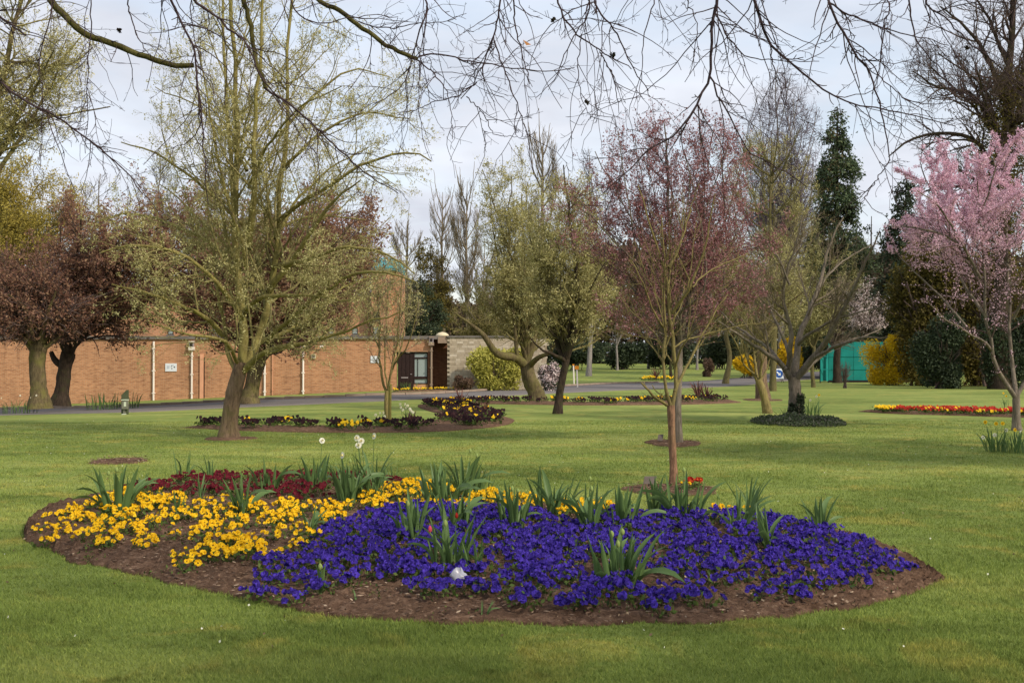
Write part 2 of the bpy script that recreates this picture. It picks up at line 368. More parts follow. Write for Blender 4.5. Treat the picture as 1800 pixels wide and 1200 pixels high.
def brickmat(name, c1, c2, c3, mortar, bw=0.225, rh=0.075):
    m, t, b = base_mat(name, 0.92, 0.15); g = N(t, 'ShaderNodeNewGeometry'); sp = N(t, 'ShaderNodeSeparateXYZ'); cb = N(t, 'ShaderNodeCombineXYZ')
    ad_ = N(t, 'ShaderNodeMath', operation='ADD')
    t.links.new(g.outputs['Position'], sp.inputs[0]); t.links.new(sp.outputs['X'], ad_.inputs[0]); t.links.new(sp.outputs['Y'], ad_.inputs[1])
    t.links.new(ad_.outputs[0], cb.inputs[0]); t.links.new(sp.outputs['Z'], cb.inputs[1])
    br = N(t, 'ShaderNodeTexBrick'); br.inputs['Scale'].default_value = 1; br.inputs['Brick Width'].default_value = bw; br.inputs['Row Height'].default_value = rh
    br.inputs['Mortar Size'].default_value = 0.009; br.inputs['Bias'].default_value = -0.1
    br.inputs['Color1'].default_value = c1; br.inputs['Color2'].default_value = c2; br.inputs['Mortar'].default_value = mortar
    t.links.new(cb.outputs[0], br.inputs['Vector'])
    v = mapping(t, cb.outputs[0], (1.2, 5, 1)); f = noise(t, v, 1.6, 3, 0.6)
    c = mixc(t, ramp(t, f, [(0.52, (0, 0, 0, 1)), (0.70, (0.55,) * 3 + (1,))]), br.outputs['Color'], c3)
    f2 = noise(t, cb.outputs[0], 0.5, 4)
    c = mixc(t, 0.7, c, ramp(t, f2, [(0.3, (0.82,) * 3 + (1,)), (0.7, (1.12, 1.1, 1.05, 1))]), 'MULTIPLY')
    st_ = noise(t, mapping(t, cb.outputs[0], (2.2, 0.25, 1)), 1.0, 5, 0.7)      # rain streaks
    c = mixc(t, 0.8, c, ramp(t, st_, [(0.3, (.72, .70, .68, 1)), (0.5, (1, 1, 1, 1)), (0.75, (1.08, 1.06, 1.02, 1))]), 'MULTIPLY')
    pt = noise(t, mapping(t, cb.outputs[0], (4.4, 13, 1)), 1.0, 2, 0.5)           # single dark and pale bricks
    c = mixc(t, 0.9, c, ramp(t, pt, [(0.34, (.70, .66, .66, 1)), (0.42, (1, 1, 1, 1)), (0.62, (1, 1, 1, 1)), (0.70, (1.16, 1.12, 1.08, 1))]), 'MULTIPLY')
    t.links.new(c, b.inputs['Base Color']); bump(t, b, br.outputs['Fac'], -0.5, 0.01); return m
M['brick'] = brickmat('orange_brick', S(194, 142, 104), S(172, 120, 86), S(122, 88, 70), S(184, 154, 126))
M['brick_shaded'] = brickmat('shaded_brick', S(122, 82, 60), S(100, 66, 50), S(78, 52, 44), S(112, 88, 70))  # same brick in the door recess, its shade put into the colour
M['stone'] = leafmat('pale_stone', [S(160, 148, 128), S(194, 182, 160), S(178, 164, 140), S(166, 150, 130)], 0, 0.95)
m, t, b = base_mat('stone_block', 0.95, 0.1); oi = N(t, 'ShaderNodeObjectInfo'); g = N(t, 'ShaderNodeNewGeometry')
c = ramp(t, oi.outputs['Random'], [(0, S(160, 146, 124)), (0.4, S(190, 176, 154)), (0.7, S(174, 160, 138)), (1, S(202, 190, 170))])
f = noise(t, g.outputs['Position'], 9, 5); c = mixc(t, 0.6, c, ramp(t, f, [(0.3, (0.8,) * 3 + (1,)), (0.7, (1.1,) * 3 + (1,))]), 'MULTIPLY')
t.links.new(c, b.inputs['Base Color']); bump(t, b, f, 0.3, 0.01); M['block'] = m
M['mortar'] = simple('mortar', S(150, 138, 118), 0.95)
M['coping'] = simple('coping_lead', S(112, 106, 100), 0.8, 0.25, 2)
M['white_paint'] = simple('white_paint', S(232, 222, 210), 0.6, 0.06, 4)
M['pink_paint'] = simple('pink_paint', S(216, 160, 126), 0.8, 0.1, 4)
M['cream'] = simple('cream_paint', S(206, 192, 160), 0.7, 0.08, 4)
M['taupe'] = simple('taupe_paint', S(150, 130, 112), 0.7, 0.1, 4)
M['dark_wood'] = simple('dark_wood', S(48, 34, 32), 0.6, 0.25, 12)
M['dark_gap'] = simple('dark_paint', S(34, 28, 30), 0.6, 0.2, 5)
M['metal'] = simple('steel_plate', S(150, 140, 140), 0.4, 0.1, 10, 0.5)
m, t, b = base_mat('window_pane', 0.25, 0.5); b.inputs['Base Color'].default_value = S(148, 160, 158); M['pane'] = m
m, t, b = base_mat('teal_copper', 0.55, 0.3); g = N(t, 'ShaderNodeNewGeometry')
t.links.new(ramp(t, noise(t, g.outputs['Position'], 3, 4), [(0.3, S(48, 132, 140)), (0.7, S(92, 172, 180))]), b.inputs['Base Color']); M['teal'] = m
M['teal_panel'] = simple('teal_panel', S(26, 128, 120), 0.8, 0.16, 1.1)
M['green_post'] = simple('green_post', S(74, 80, 58), 0.7, 0.15, 6)
M['grey_box'] = simple('grey_box', S(112, 112, 98), 0.6, 0.1, 6)
M['brown_box'] = simple('brown_box', S(104, 92, 80), 0.7, 0.15, 6)
M['pale_plate'] = simple('pale_plate', S(196, 204, 180), 0.5, 0.06, 6)
M['sign_white'] = simple('sign_white', S(222, 226, 230), 0.5, 0.03, 3)
M['sign_blue'] = simple('sign_blue', S(30, 84, 160), 0.5, 0.05, 3)
M['sign_ink'] = simple('sign_ink', S(52, 56, 62), 0.6, 0.05, 3)
M['sign_grey'] = simple('sign_grey', S(172, 178, 190), 0.6, 0.05, 3)
M['orange'] = simple('orange_board', S(216, 138, 40), 0.6, 0.1, 5)
M['plaque'] = simple('bronze_plaque', S(84, 72, 62), 0.5, 0.2, 20, 0.5)
m, t, b = base_mat('plastic_film', 0.35, 0.5); b.inputs['Base Color'].default_value = S(182, 182, 192); b.inputs['Transmission Weight'].default_value = 0.25; M['plastic'] = m
M['stake'] = simple('stake_wood', S(120, 112, 58), 0.9, 0.2, 10)
M['leather'] = simple('dry_leaf', S(150, 104, 60))
# ------------------------------------------------------------------ ground, path, soil
def axis(lo, hi, dense_lo, dense_hi, fine, coarse_n):
    a = np.linspace(lo, dense_lo, coarse_n, endpoint=False); b_ = np.arange(dense_lo, dense_hi, fine); c_ = np.linspace(dense_hi, hi, coarse_n)
    return np.concatenate([a, b_, c_])
xs = axis(-700, 700, -45, 45, 0.75, 16); ys = axis(-60, 1400, 2, 120, 0.75, 16)
X, Y = np.meshgrid(xs, ys); V = np.stack([X, Y, gz(X, Y)], -1).reshape(-1, 3)
nx_, ny_ = len(xs), len(ys); idx = np.arange(nx_ * ny_).reshape(ny_, nx_)
Q = np.stack([idx[:-1, :-1], idx[:-1, 1:], idx[1:, 1:], idx[1:, :-1]], -1).reshape(-1, 4)
tag(mobj('lawn', V, Q, M['lawn'], smooth=True), kind='structure')

def curve_pts(px, k, h=0.0):
    P_ = np.array([G(a, b_) for a, b_ in px]); q, _ = smooth_poly(P_, np.zeros(len(P_)), k); q[:, 2] = gz(q[:, 0], q[:, 1]) + h; return q
def sheet(name, a, b_, rows, mat, h=0.02, prof=None, parent=None, jit=0.0, sink=0.06):
    """sheet between two edge curves, each (k,3); prof(v) gives the height above the ground"""
    k = len(a); v = np.linspace(0, 1, rows)
    g_ = a[None] * (1 - v[:, None, None]) + b_[None] * v[:, None, None]
    pr = prof(v) if prof is not None else np.full(rows, h)
    endf = np.minimum(1, np.minimum(np.arange(k), np.arange(k)[::-1]) / (25.0 if k > 200 else 3.0)) ** .7 if prof is not None else np.ones(k)
    g_[:, :, 2] = gz(g_[:, :, 0], g_[:, :, 1]) + pr[:, None] * endf[None]
    if jit: g_[1:-1, :, 2] += rng.normal(size=(rows - 2, k)) * jit
    low = g_[[0, -1]].copy(); low[:, :, 2] -= sink + pr[[0, -1]][:, None]
    g_ = np.concatenate([low[:1], g_, low[1:]]); r2 = rows + 2
    idx = np.arange(r2 * k).reshape(r2, k)
    Q = np.stack([idx[:-1, :-1], idx[:-1, 1:], idx[1:, 1:], idx[1:, :-1]], -1).reshape(-1, 4)
    return mobj(name, g_.reshape(-1, 3), Q, mat, parent, smooth=True)
K = 160
near = curve_pts([(-260, 738), (0, 730), (212, 725), (400, 717), (620, 707), (750, 701), (900, 695), (1070, 687), (1150, 684), (1300, 678), (1350, 672), (1440, 666), (1560, 662)], K)
farp = curve_pts([(-260, 728), (0, 720), (212, 716), (425, 705), (550, 700), (620, 697), (750, 693), (870, 686), (1070, 675), (1150, 673), (1300, 664), (1353, 657), (1440, 653), (1540, 650)], K)
path = tag(sheet('path', near, farp, 6, M['asphalt'], 0.02), kind='structure')
# kerbstones along the far edge of the path
kp_ = farp; acc = np.concatenate([[0], np.cumsum(np.linalg.norm(np.diff(kp_, axis=0), axis=1))])
kb = None; s_ = 0.3
Vk, Qk = box(-0.45, 0.45, -0.065, 0.065, -0.1, 0.11); kme = mdata('kerbstone', Vk, Qk, M['kerb'])
while s_ < min(acc[-1] - 1, 62):
    p = np.array([np.interp(s_, acc, kp_[:, i]) for i in range(3)]); q = np.array([np.interp(s_ + 0.1, acc, kp_[:, i]) for i in range(3)])
    az = math.atan2(q[1] - p[1], q[0] - p[0])
    o = inst('kerbstone', kme, (p[0], p[1] + 0.06, float(gz(p[0], p[1])) + 0.01 + rng.uniform(-.008, .008)), (0, rng.uniform(-.01, .01), az + rng.uniform(-.01, .01)), 1, path)
    s_ += 0.92

def inpoly(px, py, poly):
    poly = np.asarray(poly, float); x0, y0 = poly[:, 0], poly[:, 1]; x1, y1 = np.roll(x0, -1), np.roll(y0, -1)
    px = np.asarray(px)[:, None]; py = np.asarray(py)[:, None]
    c_ = ((y0 > py) != (y1 > py)) & (px < (x1 - x0) * (py - y0) / (y1 - y0 + 1e-12) + x0)
    return c_.sum(1) % 2 == 1

# the large oval bed
BN = [(46, 930), (52, 950), (90, 968), (143, 988), (267, 1017), (417, 1053), (600, 1084), (750, 1094), (967, 1100), (1100, 1098), (1283, 1091), (1458, 1075), (1555, 1056), (1633, 1033), (1660, 1016)]
BF = [(46, 930), (60, 912), (110, 890), (230, 862), (350, 848), (500, 842), (650, 846), (750, 857), (900, 880), (1050, 896), (1200, 906), (1350, 918), (1450, 934), (1560, 968), (1660, 1016)]
bn = curve_pts(BN, 220); bf = curve_pts(BF, 220)
bn[:, 1] += np.convolve(rng.normal(size=226), np.ones(7) / 7, 'valid') * 0.10
mprof = lambda v: 0.015 + 0.11 * np.minimum(1, 4.5 * np.minimum(v, 1 - v)) ** 0.8
soil = tag(sheet('soil_bed', bn, bf, 60, M['soil'], prof=mprof, jit=0.012), kind='structure')
bedpoly = np.vstack([bn[:, :2], bf[::-1, :2]])
def bed_h(x, y):
    i = np.argmin(np.abs(bn[:, 0] - x)); a_ = bn[i, 1]
    j = np.argmin(np.abs(bf[:, 0] - x)); c_ = bf[j, 1]
    v = np.clip((y - a_) / max(c_ - a_, 0.3), 0, 1); return float(mprof(np.array([v]))[0]) * min(1, min(i, 219 - i) / 25.0) ** .7 - 0.005

def strip(px, widths, k=90):
    c_ = curve_pts(px, k); d = np.gradient(c_, axis=0); d[:, 2] = 0; d /= np.linalg.norm(d, axis=1, keepdims=True)
    nrm = np.stack([-d[:, 1], d[:, 0], d[:, 2] * 0], 1); wd = np.interp(np.linspace(0, 1, k), np.linspace(0, 1, len(widths)), widths)[:, None] / 2
    return c_, c_ - nrm * wd, c_ + nrm * wd, nrm, wd
SC = strip([(322, 751), (400, 752), (500, 754), (600, 755), (700, 755), (770, 751), (815, 745), (836, 737), (826, 729), (798, 722), (785, 715), (802, 710), (850, 708), (950, 709), (1050, 710), (1150, 709), (1230, 706), (1275, 703)],
           [0.3, 1.8, 2.2, 2.2, 2.3, 2.1, 1.6, 1.5, 1.6, 1.8, 2.2, 2.2, 2.2, 2.4, 2.2, 3.0, 3.2, 0.3], 150)
sprof = lambda v: 0.012 + 0.06 * np.minimum(1, 4 * np.minimum(v, 1 - v))
tag(sheet('soil_curved_bed', SC[1], SC[2], 8, M['soil'], prof=sprof, jit=0.006), kind='structure')
RB = strip([(1512, 723), (1600, 726), (1700, 728), (1800, 731), (1900, 733)], [0.3, 1.6, 2.0, 2.0, 2.0], 60)
tag(sheet('soil_right_bed', RB[1], RB[2], 6, M['soil'], prof=sprof, jit=0.006), kind='structure')
DB = strip([(690, 689), (760, 687), (800, 686)], [0.6, 1.0, 0.6], 24)
tag(sheet('soil_door_bed', DB[1], DB[2], 5, M['soil'], prof=sprof), kind='structure')
def disc(name, px, py, rx, ry, h=0.03):
    c_ = G(px, py); th = np.linspace(0, 2 * math.pi, 37)[:-1]
    V = [[c_[0], c_[1], c_[2] + h]]
    for f in (0.55, 0.9, 1.0, 1.03):
        rr_ = f * (1 + 0.06 * np.sin(3 * th + px) + 0.04 * np.sin(7 * th))
        x = c_[0] + rx * rr_ * np.cos(th); y = c_[1] + ry * rr_ * np.sin(th)
        zz = gz(x, y) + {0.55: h, 0.9: h * 0.8, 1.0: 0.010, 1.03: -0.03}[f] + rng.normal(size=36) * 0.004
        V += list(np.stack([x, y, zz], 1))
    Fc = [(0, 1 + i, 1 + (i + 1) % 36) for i in range(36)]
    Q = [(1 + r_ * 36 + i, 1 + (r_ + 1) * 36 + i, 1 + (r_ + 1) * 36 + (i + 1) % 36, 1 + r_ * 36 + (i + 1) % 36) for r_ in range(3) for i in range(36)]
    return tag(mobj(name, np.array(V), [np.array(Fc), np.array(Q)], M['soil'], smooth=True), kind='structure')
discs = [(1180, 861, 0.58, 0.62), (1182, 779, 0.52, 0.9), (210, 811, 0.42, 0.55), (1340, 703, 0.75, 1.1), (403, 771, 0.52, 0.5)]
for a in discs: disc('soil_tree_pit', *a)

# ------------------------------------------------------------------ brick building
WY = 60.0
def wx(px, Y_=WY): return (px - CX) / F * Y_
def wz(py, Y_=WY): return float(PT(900, py, Y_)[2])
B = thing('brick_building', 'low orange brick building with a flat lead-edged roof and white downpipes behind the path', 'building', (wx(450), WY, -0.5))
RT = wz(592); 
bx('wall', (wx(-260), wx(697), WY, WY + 0.3, -1.9, RT - 0.12), M['brick'], B)
bx('wall', (wx(697), wx(757), WY, WY + 0.3, wz(618), RT - 0.12), M['brick'], B)
bx('wall', (wx(727), wx(752), WY + 0.1, WY + 0.35, -0.2, wz(675)), M['brick'], B)
bx('wall', (wx(752), wx(757), WY + 0.002, WY + 0.3, -0.3, wz(618) - 0.002), M['brick_shaded'], B)
bx('recess_wall', (wx(757), wx(786), WY + 0.9, WY + 1.15, -0.3, RT - 0.12), M['brick_shaded'], B)
bx('side_wall', (wx(757) - 0.15, wx(757) - 0.003, WY + 0.3, WY + 0.9, -0.3, RT - 0.12), M['brick_shaded'], B)
bx('roof', (wx(-260), wx(786), WY + 0.25, WY + 9, RT - 0.13, RT - 0.02), M['coping'], B)
x_ = wx(-260)
cop = mdata('coping', *box(-1.19, 1.19, -0.10, 0.30, -0.12, 0.05), M['coping'])
while x_ < wx(770):
    inst('coping', cop, (x_ + 1.2 - B.location.x, 0, RT - B.location.z), parent=B); x_ += 2.4
bx('fascia', (wx(770), wx(786), WY - 0.12, WY + 0.9, wz(603), RT), M['taupe'], B)
# capstone on the corner, a low rounded cap
th = np.linspace(0, 2 * math.pi, 17)[:-1]; V = []; cxx = wx(777)
for r_, z in ((0.34, 0.0), (0.34, 0.06), (0.30, 0.1), (0.2, 0.17), (0.03, 0.21)):
    V += [(cxx + r_ * math.cos(a), WY + 0.25 + r_ * math.sin(a), RT + 0.055 + z) for a in th]
Q = [(r_ * 16 + i, r_ * 16 + (i + 1) % 16, r_ * 16 + 16 + (i + 1) % 16, r_ * 16 + 16 + i) for r_ in range(4) for i in range(16)]
mobj('corner_cap', np.array(V), np.array(Q), M['cream'], B, True)
# door
D = bx('door', (wx(699), wx(727), WY + 0.13, WY + 0.2, -0.1, wz(620)), M['dark_wood'], B)
for px in (699, 706, 713, 720): bx('door_board', (wx(px) + 0.012, wx(px + 7) - 0.012, WY + 0.108, WY + 0.1285, 0.02, wz(621)), M['dark_wood'], D)
bx('letter_plate', (wx(705), wx(717), WY + 0.09, WY + 0.107, wz(664.5), wz(662.5)), M['metal'], D)
bx('handle', (wx(721), wx(724), WY + 0.05, WY + 0.107, wz(658), wz(657)), M['metal'], D)
W_ = bx('window', (wx(728), wx(751.5), WY + 0.14, WY + 0.16, wz(674), wz(621)), M['pane'], B)
for d in ((726.5, 728.6, 675, 619), (750.2, 752, 675, 619), (728.6, 750.2, 621, 619), (728.6, 750.2, 630, 627.6), (728.6, 750.2, 666, 661.5), (728.6, 750.2, 675, 673)):
    bx('frame_bar', (wx(d[0]), wx(d[1]), WY + 0.09, WY + 0.139, wz(d[2]), wz(d[3])), M['dark_wood'], W_)
bx('frame_bar', (wx(733.8), wx(734.6), WY + 0.10, WY + 0.139, wz(661), wz(630.5)), M['dark_wood'], W_)
# downpipes
def pipe(px, top, bot, wpx, mat, hopper=True, yoff=0.08):
    r_ = wpx / 33.3 / 2; x = wx(px); y = WY - yoff
    V, Q = tubes([[x, y, wz(bot) - 0.1], [x, y, (wz(bot) + wz(top)) / 2], [x, y, wz(top)]], [r_] * 3, 10)
    dp = mobj('downpipe', V, Q, mat, B, True)
    for f in (0.12, 0.5, 0.88):
        z = wz(bot) + (wz(top) - wz(bot)) * f; bx('bracket', (x - r_ * 1.5, x + r_ * 1.5, y - r_ * 1.15, WY + 0.005, z - 0.025, z + 0.025), mat, dp)
    if hopper:
        zt = wz(top)
        bx('hopper', (x - 0.14, x + 0.14, y - 0.16, WY - 0.002, zt - 0.005, zt + 0.16), mat, dp)
        bx('hopper_box', (x - 0.11, x + 0.11, y - 0.12, WY - 0.004, zt + 0.162, zt + 0.42), M['metal'], dp)
        bx('hopper_hood', (x - 0.13, x + 0.13, y - 0.15, WY - 0.003, zt + 0.422, zt + 0.47), mat, dp)
        bx('hopper_slot', (x - 0.07, x + 0.07, y - 0.135, y - 0.121, zt + 0.2, zt + 0.36), M['dark_gap'], dp)
    return dp
pipe(271, 600, 703, 3.4, M['white_paint'], False); pipe(338, 615, 701, 3.2, M['white_paint']); pipe(466, 615, 698, 3.4, M['white_paint'])
pipe(533.5, 613, 697, 3.4, M['white_paint']); pipe(480, 600, 697, 1.4, M['pink_paint'], False); pipe(758.5, 607, 685, 3.6, M['taupe'])
bx('buttress', (wx(352), wx(358), WY - 0.08, WY - 0.002, -1.4, wz(622)), M['pink_paint'], B)
bx('recess_strip', (wx(358.5), wx(360), WY - 0.012, WY - 0.003, -1.4, wz(628)), M['dark_gap'], B)  # shaded recess beside the pier, drawn as a flat dark strip
# upper storey and stair tower with its teal roof
UY = 64.0
U = bx('upper_wall', (wx(60, UY), wx(654, UY), UY, UY + 5, RT - 0.01, wz(520, UY)), M['brick'], B)
bx('roof_edge', (wx(58, UY), wx(656, UY) - 0.1, UY - 0.15, UY + 5.1, wz(520, UY), wz(513, UY)), M['coping'], B)
bx('stair_tower', (wx(655, UY), wx(690, UY), UY - 0.6, UY + 3.4, RT - 0.01, wz(478, UY)), M['brick'], B)
bx('stair_tower_return', (wx(690, UY) + 0.003, wx(703, UY), UY - 0.2, UY + 3.0, RT - 0.01, wz(478, UY)), M['brick'], B)
def swin(px, py, w_, h_, yy):
    fr = bx('window', (wx(px, UY) - w_ / 2, wx(px, UY) + w_ / 2, yy - 0.03, yy - 0.003, wz(py, UY) - h_ / 2, wz(py, UY) + h_ / 2), M['dark_gap'], B)
    bx('pane', (wx(px, UY) - w_ / 2 + 0.04, wx(px, UY) + w_ / 2 - 0.04, yy - 0.036, yy - 0.031, wz(py, UY) - h_ / 2 + 0.04, wz(py, UY) + h_ / 2 - 0.04), M['pane'] if py > 577 else M['dark_gap'], fr)
    bx('window_sill', (wx(px, UY) - w_ / 2 - 0.05, wx(px, UY) + w_ / 2 + 0.05, yy - 0.1, yy - 0.002, wz(py, UY) - h_ / 2 - 0.08, wz(py, UY) - h_ / 2 - 0.003), M['coping'], fr)
for px in (300, 380, 540, 582, 624): swin(px, 582, 0.32, 0.36, UY)
swin(663, 555, 0.3, 0.42, UY - 0.6); swin(663, 581, 0.3, 0.42, UY - 0.6)
V = []; cx_, cy_ = (wx(640, UY) + wx(702, UY)) / 2, UY + 1.4; hw = (wx(702, UY) - wx(638, UY)) / 2
for f, z in ((1.0, 478), (1.03, 472), (1.0, 466), (0.78, 455), (0.72, 453.5)):
    V += [(cx_ + sx * hw * f * a, cy_ + sy * 2.1 * f * b_, wz(z, UY)) for sx, sy, a, b_ in ((1, -.7, 1, 1), (.86, -1, 1, 1), (-.86, -1, 1, 1), (-1, -.7, 1, 1), (-1, .7, 1, 1), (-.86, 1, 1, 1), (.86, 1, 1, 1), (1, .7, 1, 1))]
Q = [(r_ * 8 + i, r_ * 8 + (i + 1) % 8, r_ * 8 + 8 + (i + 1) % 8, r_ * 8 + 8 + i) for r_ in range(4) for i in range(8)]
R_ = mobj('tower_roof', np.array(V), [np.array(Q), np.array([[32 + i for i in range(8)]])], M['teal'], B)
for i in range(9):
    u = -0.8 + 0.2 * i; xa = cx_ + hw * u; xb = cx_ + hw * 0.76 * u
    V, Q = tubes([[xa, cy_ - 2.13, wz(466.4, UY)], [(xa + xb) / 2, cy_ - 1.9, wz(460.6, UY)], [xb, cy_ - 1.66, wz(455, UY)]], [0.025] * 3, 4); mobj('roof_rib', V, Q, M['teal'], R_)

# pale stone wall of single blocks
SW = thing('stone_wall', 'pale stone block wall standing between the brick building and the lime shrub', 'wall', (wx(786) + 0.02, WY - 0.15, -0.3))
x0, x1, z0, z1 = wx(786) + 0.012, wx(958), -0.15, wz(593)
bx('mortar_core', (x0 + 0.01, x1, WY - 0.10, WY + 0.3, -0.4, z1), M['mortar'], SW)
bm_ = [mdata('stone_block', *box(0.004, w_ - 0.004, 0, 0.12, 0.003, 0.110), M['block']) for w_ in (0.24, 0.32, 0.40)]
nb = 0; extra = []; row = 0; z = z0
while z < z1 - 0.08:
    x = x0 + (0.12 if row % 2 else 0)
    while x < x1 - 0.1:
        k_ = int(rng.integers(3)); w_ = (0.24, 0.32, 0.40)[k_]; y = WY - 0.15 - rng.uniform(0, 0.012)
        if wx(786) <= x < wx(905) and nb < 300 and z > 0.2:
            inst('stone_block', bm_[k_], (x - SW.location.x, y - SW.location.y, z - SW.location.z), parent=SW); nb += 1
        else: 
            V, Q = box(x + 0.006, x + w_ - 0.006, y, y + 0.12, z + 0.005, z + 0.108); extra.append((V, Q))
        x += w_
    z += 0.113; row += 1
V, Q = join(extra); tag(mobj('stone_blocks', V, Q, M['stone'], SW), kind='stuff')
for i in range(6):
    a = x0 + (x1 - x0) * i / 6; bx('coping_stone', (a + 0.005, a + (x1 - x0) / 6 - 0.005, WY - 0.22, WY + 0.36, z1 + 0.002, z1 + 0.09), M['coping'], SW)

# teal hoarding on the right
TY = 80.0
T_ = thing('hoarding', 'bright teal panelled hoarding behind the dark tree trunk and yellow shrub', 'fence', (*G(1500, 672)[:2], 0))
TH = [(1442, 78), (1456, 79), (1456, 80), (1478, 80), (1500, 80), (1522, 80), (1544, 80), (1566, 80), (1600, 80)]
for (a, ya), (b_, yb) in zip(TH[:-1], TH[1:]):
    xa, xb = wx(a, ya), wx(b_, yb)
    if abs(xa - xb) < 0.2: continue
    zt = 2.85 if a > 1450 else 2.2
    V = np.array([(xa + 0.01, ya, 0.12), (xb - 0.01, yb, 0.12), (xb - 0.01, yb + 0.05, 0.12), (xa + 0.01, ya + 0.05, 0.12), (xa + 0.01, ya, zt), (xb - 0.01, yb, zt), (xb - 0.01, yb + 0.05, zt), (xa + 0.01, ya + 0.05, zt)])
    mobj('panel', V, np.array([(0, 1, 5, 4), (1, 2, 6, 5), (2, 3, 7, 6), (3, 0, 4, 7), (4, 5, 6, 7), (3, 2, 1, 0)]), M['teal_panel'], T_)
    for zr in (.9, 1.8): bx('rail', (xa + .012, xb - .012, ya - .035, ya - .002, zr, zr + .06), M['teal_panel'], T_)
    bx('post', (xa - 0.03, xa + 0.03, ya + 0.06, ya + 0.12, 0, zt + 0.04), M['dark_gap'], T_)
bx('base_rail', (wx(1456, 80), wx(1600, 80), 79.93, 79.99, 0.0, 0.16), M['dark_gap'], T_)
# ------------------------------------------------------------------ trees
def limbs_px(D, spec):
    """spec: list of (points [(px,py,dy)], r0, r1) in pixels of the tree's own distance"""
    res = []
    for pts, r0, r1 in spec:
        w3 = np.array([PT(p[0], p[1], D + (p[2] if len(p) > 2 else 0)) for p in pts]); s_ = D / F
        res.append((w3, list(r0) if hasattr(r0, '__len__') else r0 * s_, r1 * s_))
    return res
def auto_limbs(rg, start, env, n, r0, r1, zlo=-0.2, reach=0.9, lift=0.45, tilt=0.0):
    c_, r_ = env; res = []
    for i in range(n):
        az = 2 * math.pi * (i + rg.uniform(-.3, .3)) / n; z = rg.uniform(zlo, 0.95); h = math.sqrt(max(1 - z * z, 0.02))
        tgt = c_ + r_ * reach * np.array([h * math.cos(az), h * math.sin(az), z]) * rg.uniform(0.8, 1.0)
        d = tgt - start; mid = start + d * 0.45; mid[2] += lift * 0.35 * np.linalg.norm(d[:2]) ; mid += rg.normal(size=3) * 0.06 * np.linalg.norm(d)
        q1 = start + d * 0.18 + np.array([0, 0, 0.06 * np.linalg.norm(d)]) + rg.normal(size=3) * 0.03 * np.linalg.norm(d)
        res.append((np.array([start, q1, mid, tgt]), r0 * rg.uniform(0.7, 1.1), r1))
    return res
def env_px(D, px, py, rx, ry, dy=0.0, depth=0.9):
    s_ = D / F; c_ = PT(px, py, D + dy); return (c_, np.array([rx * s_, rx * s_ * depth, ry * s_]))
def tree(label, base, trunk, tr, limbs, env, levels, leaves, mats, seed, name='tree', cat='tree', group=None, tsides=14, leafname='leaves', lean_flare=1.35, show_branches=True, extra_leaf=None):
    """trunk: world points; levels: list of dict for grow(); leaves: dict(n,size,spread,...) or None"""
    rg = np.random.default_rng(seed); base = np.array(base, float)
    T_ = thing(name, label, cat, base, 0, group)
    trunk = np.array(trunk, float).copy(); k = 18
    P, R = smooth_poly(trunk, tr, k); P[0, 2] -= 0.15
    R = R * (1 + (lean_flare - 1) * np.exp(-np.linspace(0, 1, k) * 12)); R *= 1 + rg.normal(size=k) * 0.025
    V, Q = tubes(P, R, tsides)
    # fluted, uneven bark silhouette
    C_ = np.repeat(P, tsides, 0); ang = np.tile(np.arange(tsides) * 2 * math.pi / tsides, k); tt = np.repeat(np.linspace(0, 1, k), tsides)
    V = C_ + (V - C_) * (1 + 0.07 * np.sin(ang * 3 + tt * 5 + seed) + 0.05 * np.sin(ang * 5 - tt * 9))[:, None]
    mobj('trunk', V, Q, mats[0], T_, True)
    LP, LR = [], []; kk = 14
    for pts, r0, r1 in limbs:
        pts = np.array(pts, float); radii = np.linspace(r0, r1, len(pts)) if not hasattr(r0, '__len__') else r0
        P1, R1 = smooth_poly(pts, radii, kk)
        ln = np.linalg.norm(P1[-1] - P1[0]); P1[1:] += (np.cumsum(rg.normal(size=(kk - 1, 3)), 0) * 0.006 * ln)
        LP.append(P1); LR.append(R1)
    big = []
    LP, LR = np.array(LP), np.array(LR)
    if show_branches:
        for i in range(len(LP)):
            V, Q = tubes(LP[i], LR[i], 8 if LR[i].max() > 0.04 else 5); mobj('branch', V, Q, mats[3] if len(mats) > 3 else mats[0], T_, True)
    else:
        V, Q = tubes(LP, LR, 5); tag(mobj('branches', V, Q, mats[0], T_, True), kind='stuff')
    par = (LP, LR); parts = []; last = par; allp = []
    for j, lv in enumerate(levels):
        lv = dict(lv); sides = lv.pop('s', 3); n = lv.pop('n')
        lo = lv.pop('use', None)
        P1, R1 = grow(rg, par[0], par[1], n, env=env, **lv)
        parts.append(tubes(P1, R1, sides)); par = (P1, R1); allp.append(par)
    if parts:
        V, Q = join(parts); tag(mobj('twigs', V, Q, mats[1], T_), kind='stuff')
    if leaves:
        for lf in (leaves if isinstance(leaves, list) else [leaves]):
            lf = dict(lf); src = lf.pop('src', -1); mat = lf.pop('mat', mats[2]); nm = lf.pop('name', leafname)
            sp = allp[src][0] if allp else LP
            zmin = lf.pop('zmin', None); bias = lf.pop('where', None)
            V, Q = scatter(rg, sp, **lf)
            if bias is not None:
                c_ = V.reshape(-1, 3, 3)[:, 0]; keep = bias(rg, c_); V = V.reshape(-1, 3, 3)[keep].reshape(-1, 3); Q = np.arange(len(V)).reshape(-1, 3)
            tag(mobj(nm, V, Q, mat, T_), kind='stuff')
    return T_
def tp(D, pts): return [PT(a, b_, D) for a, b_ in pts]

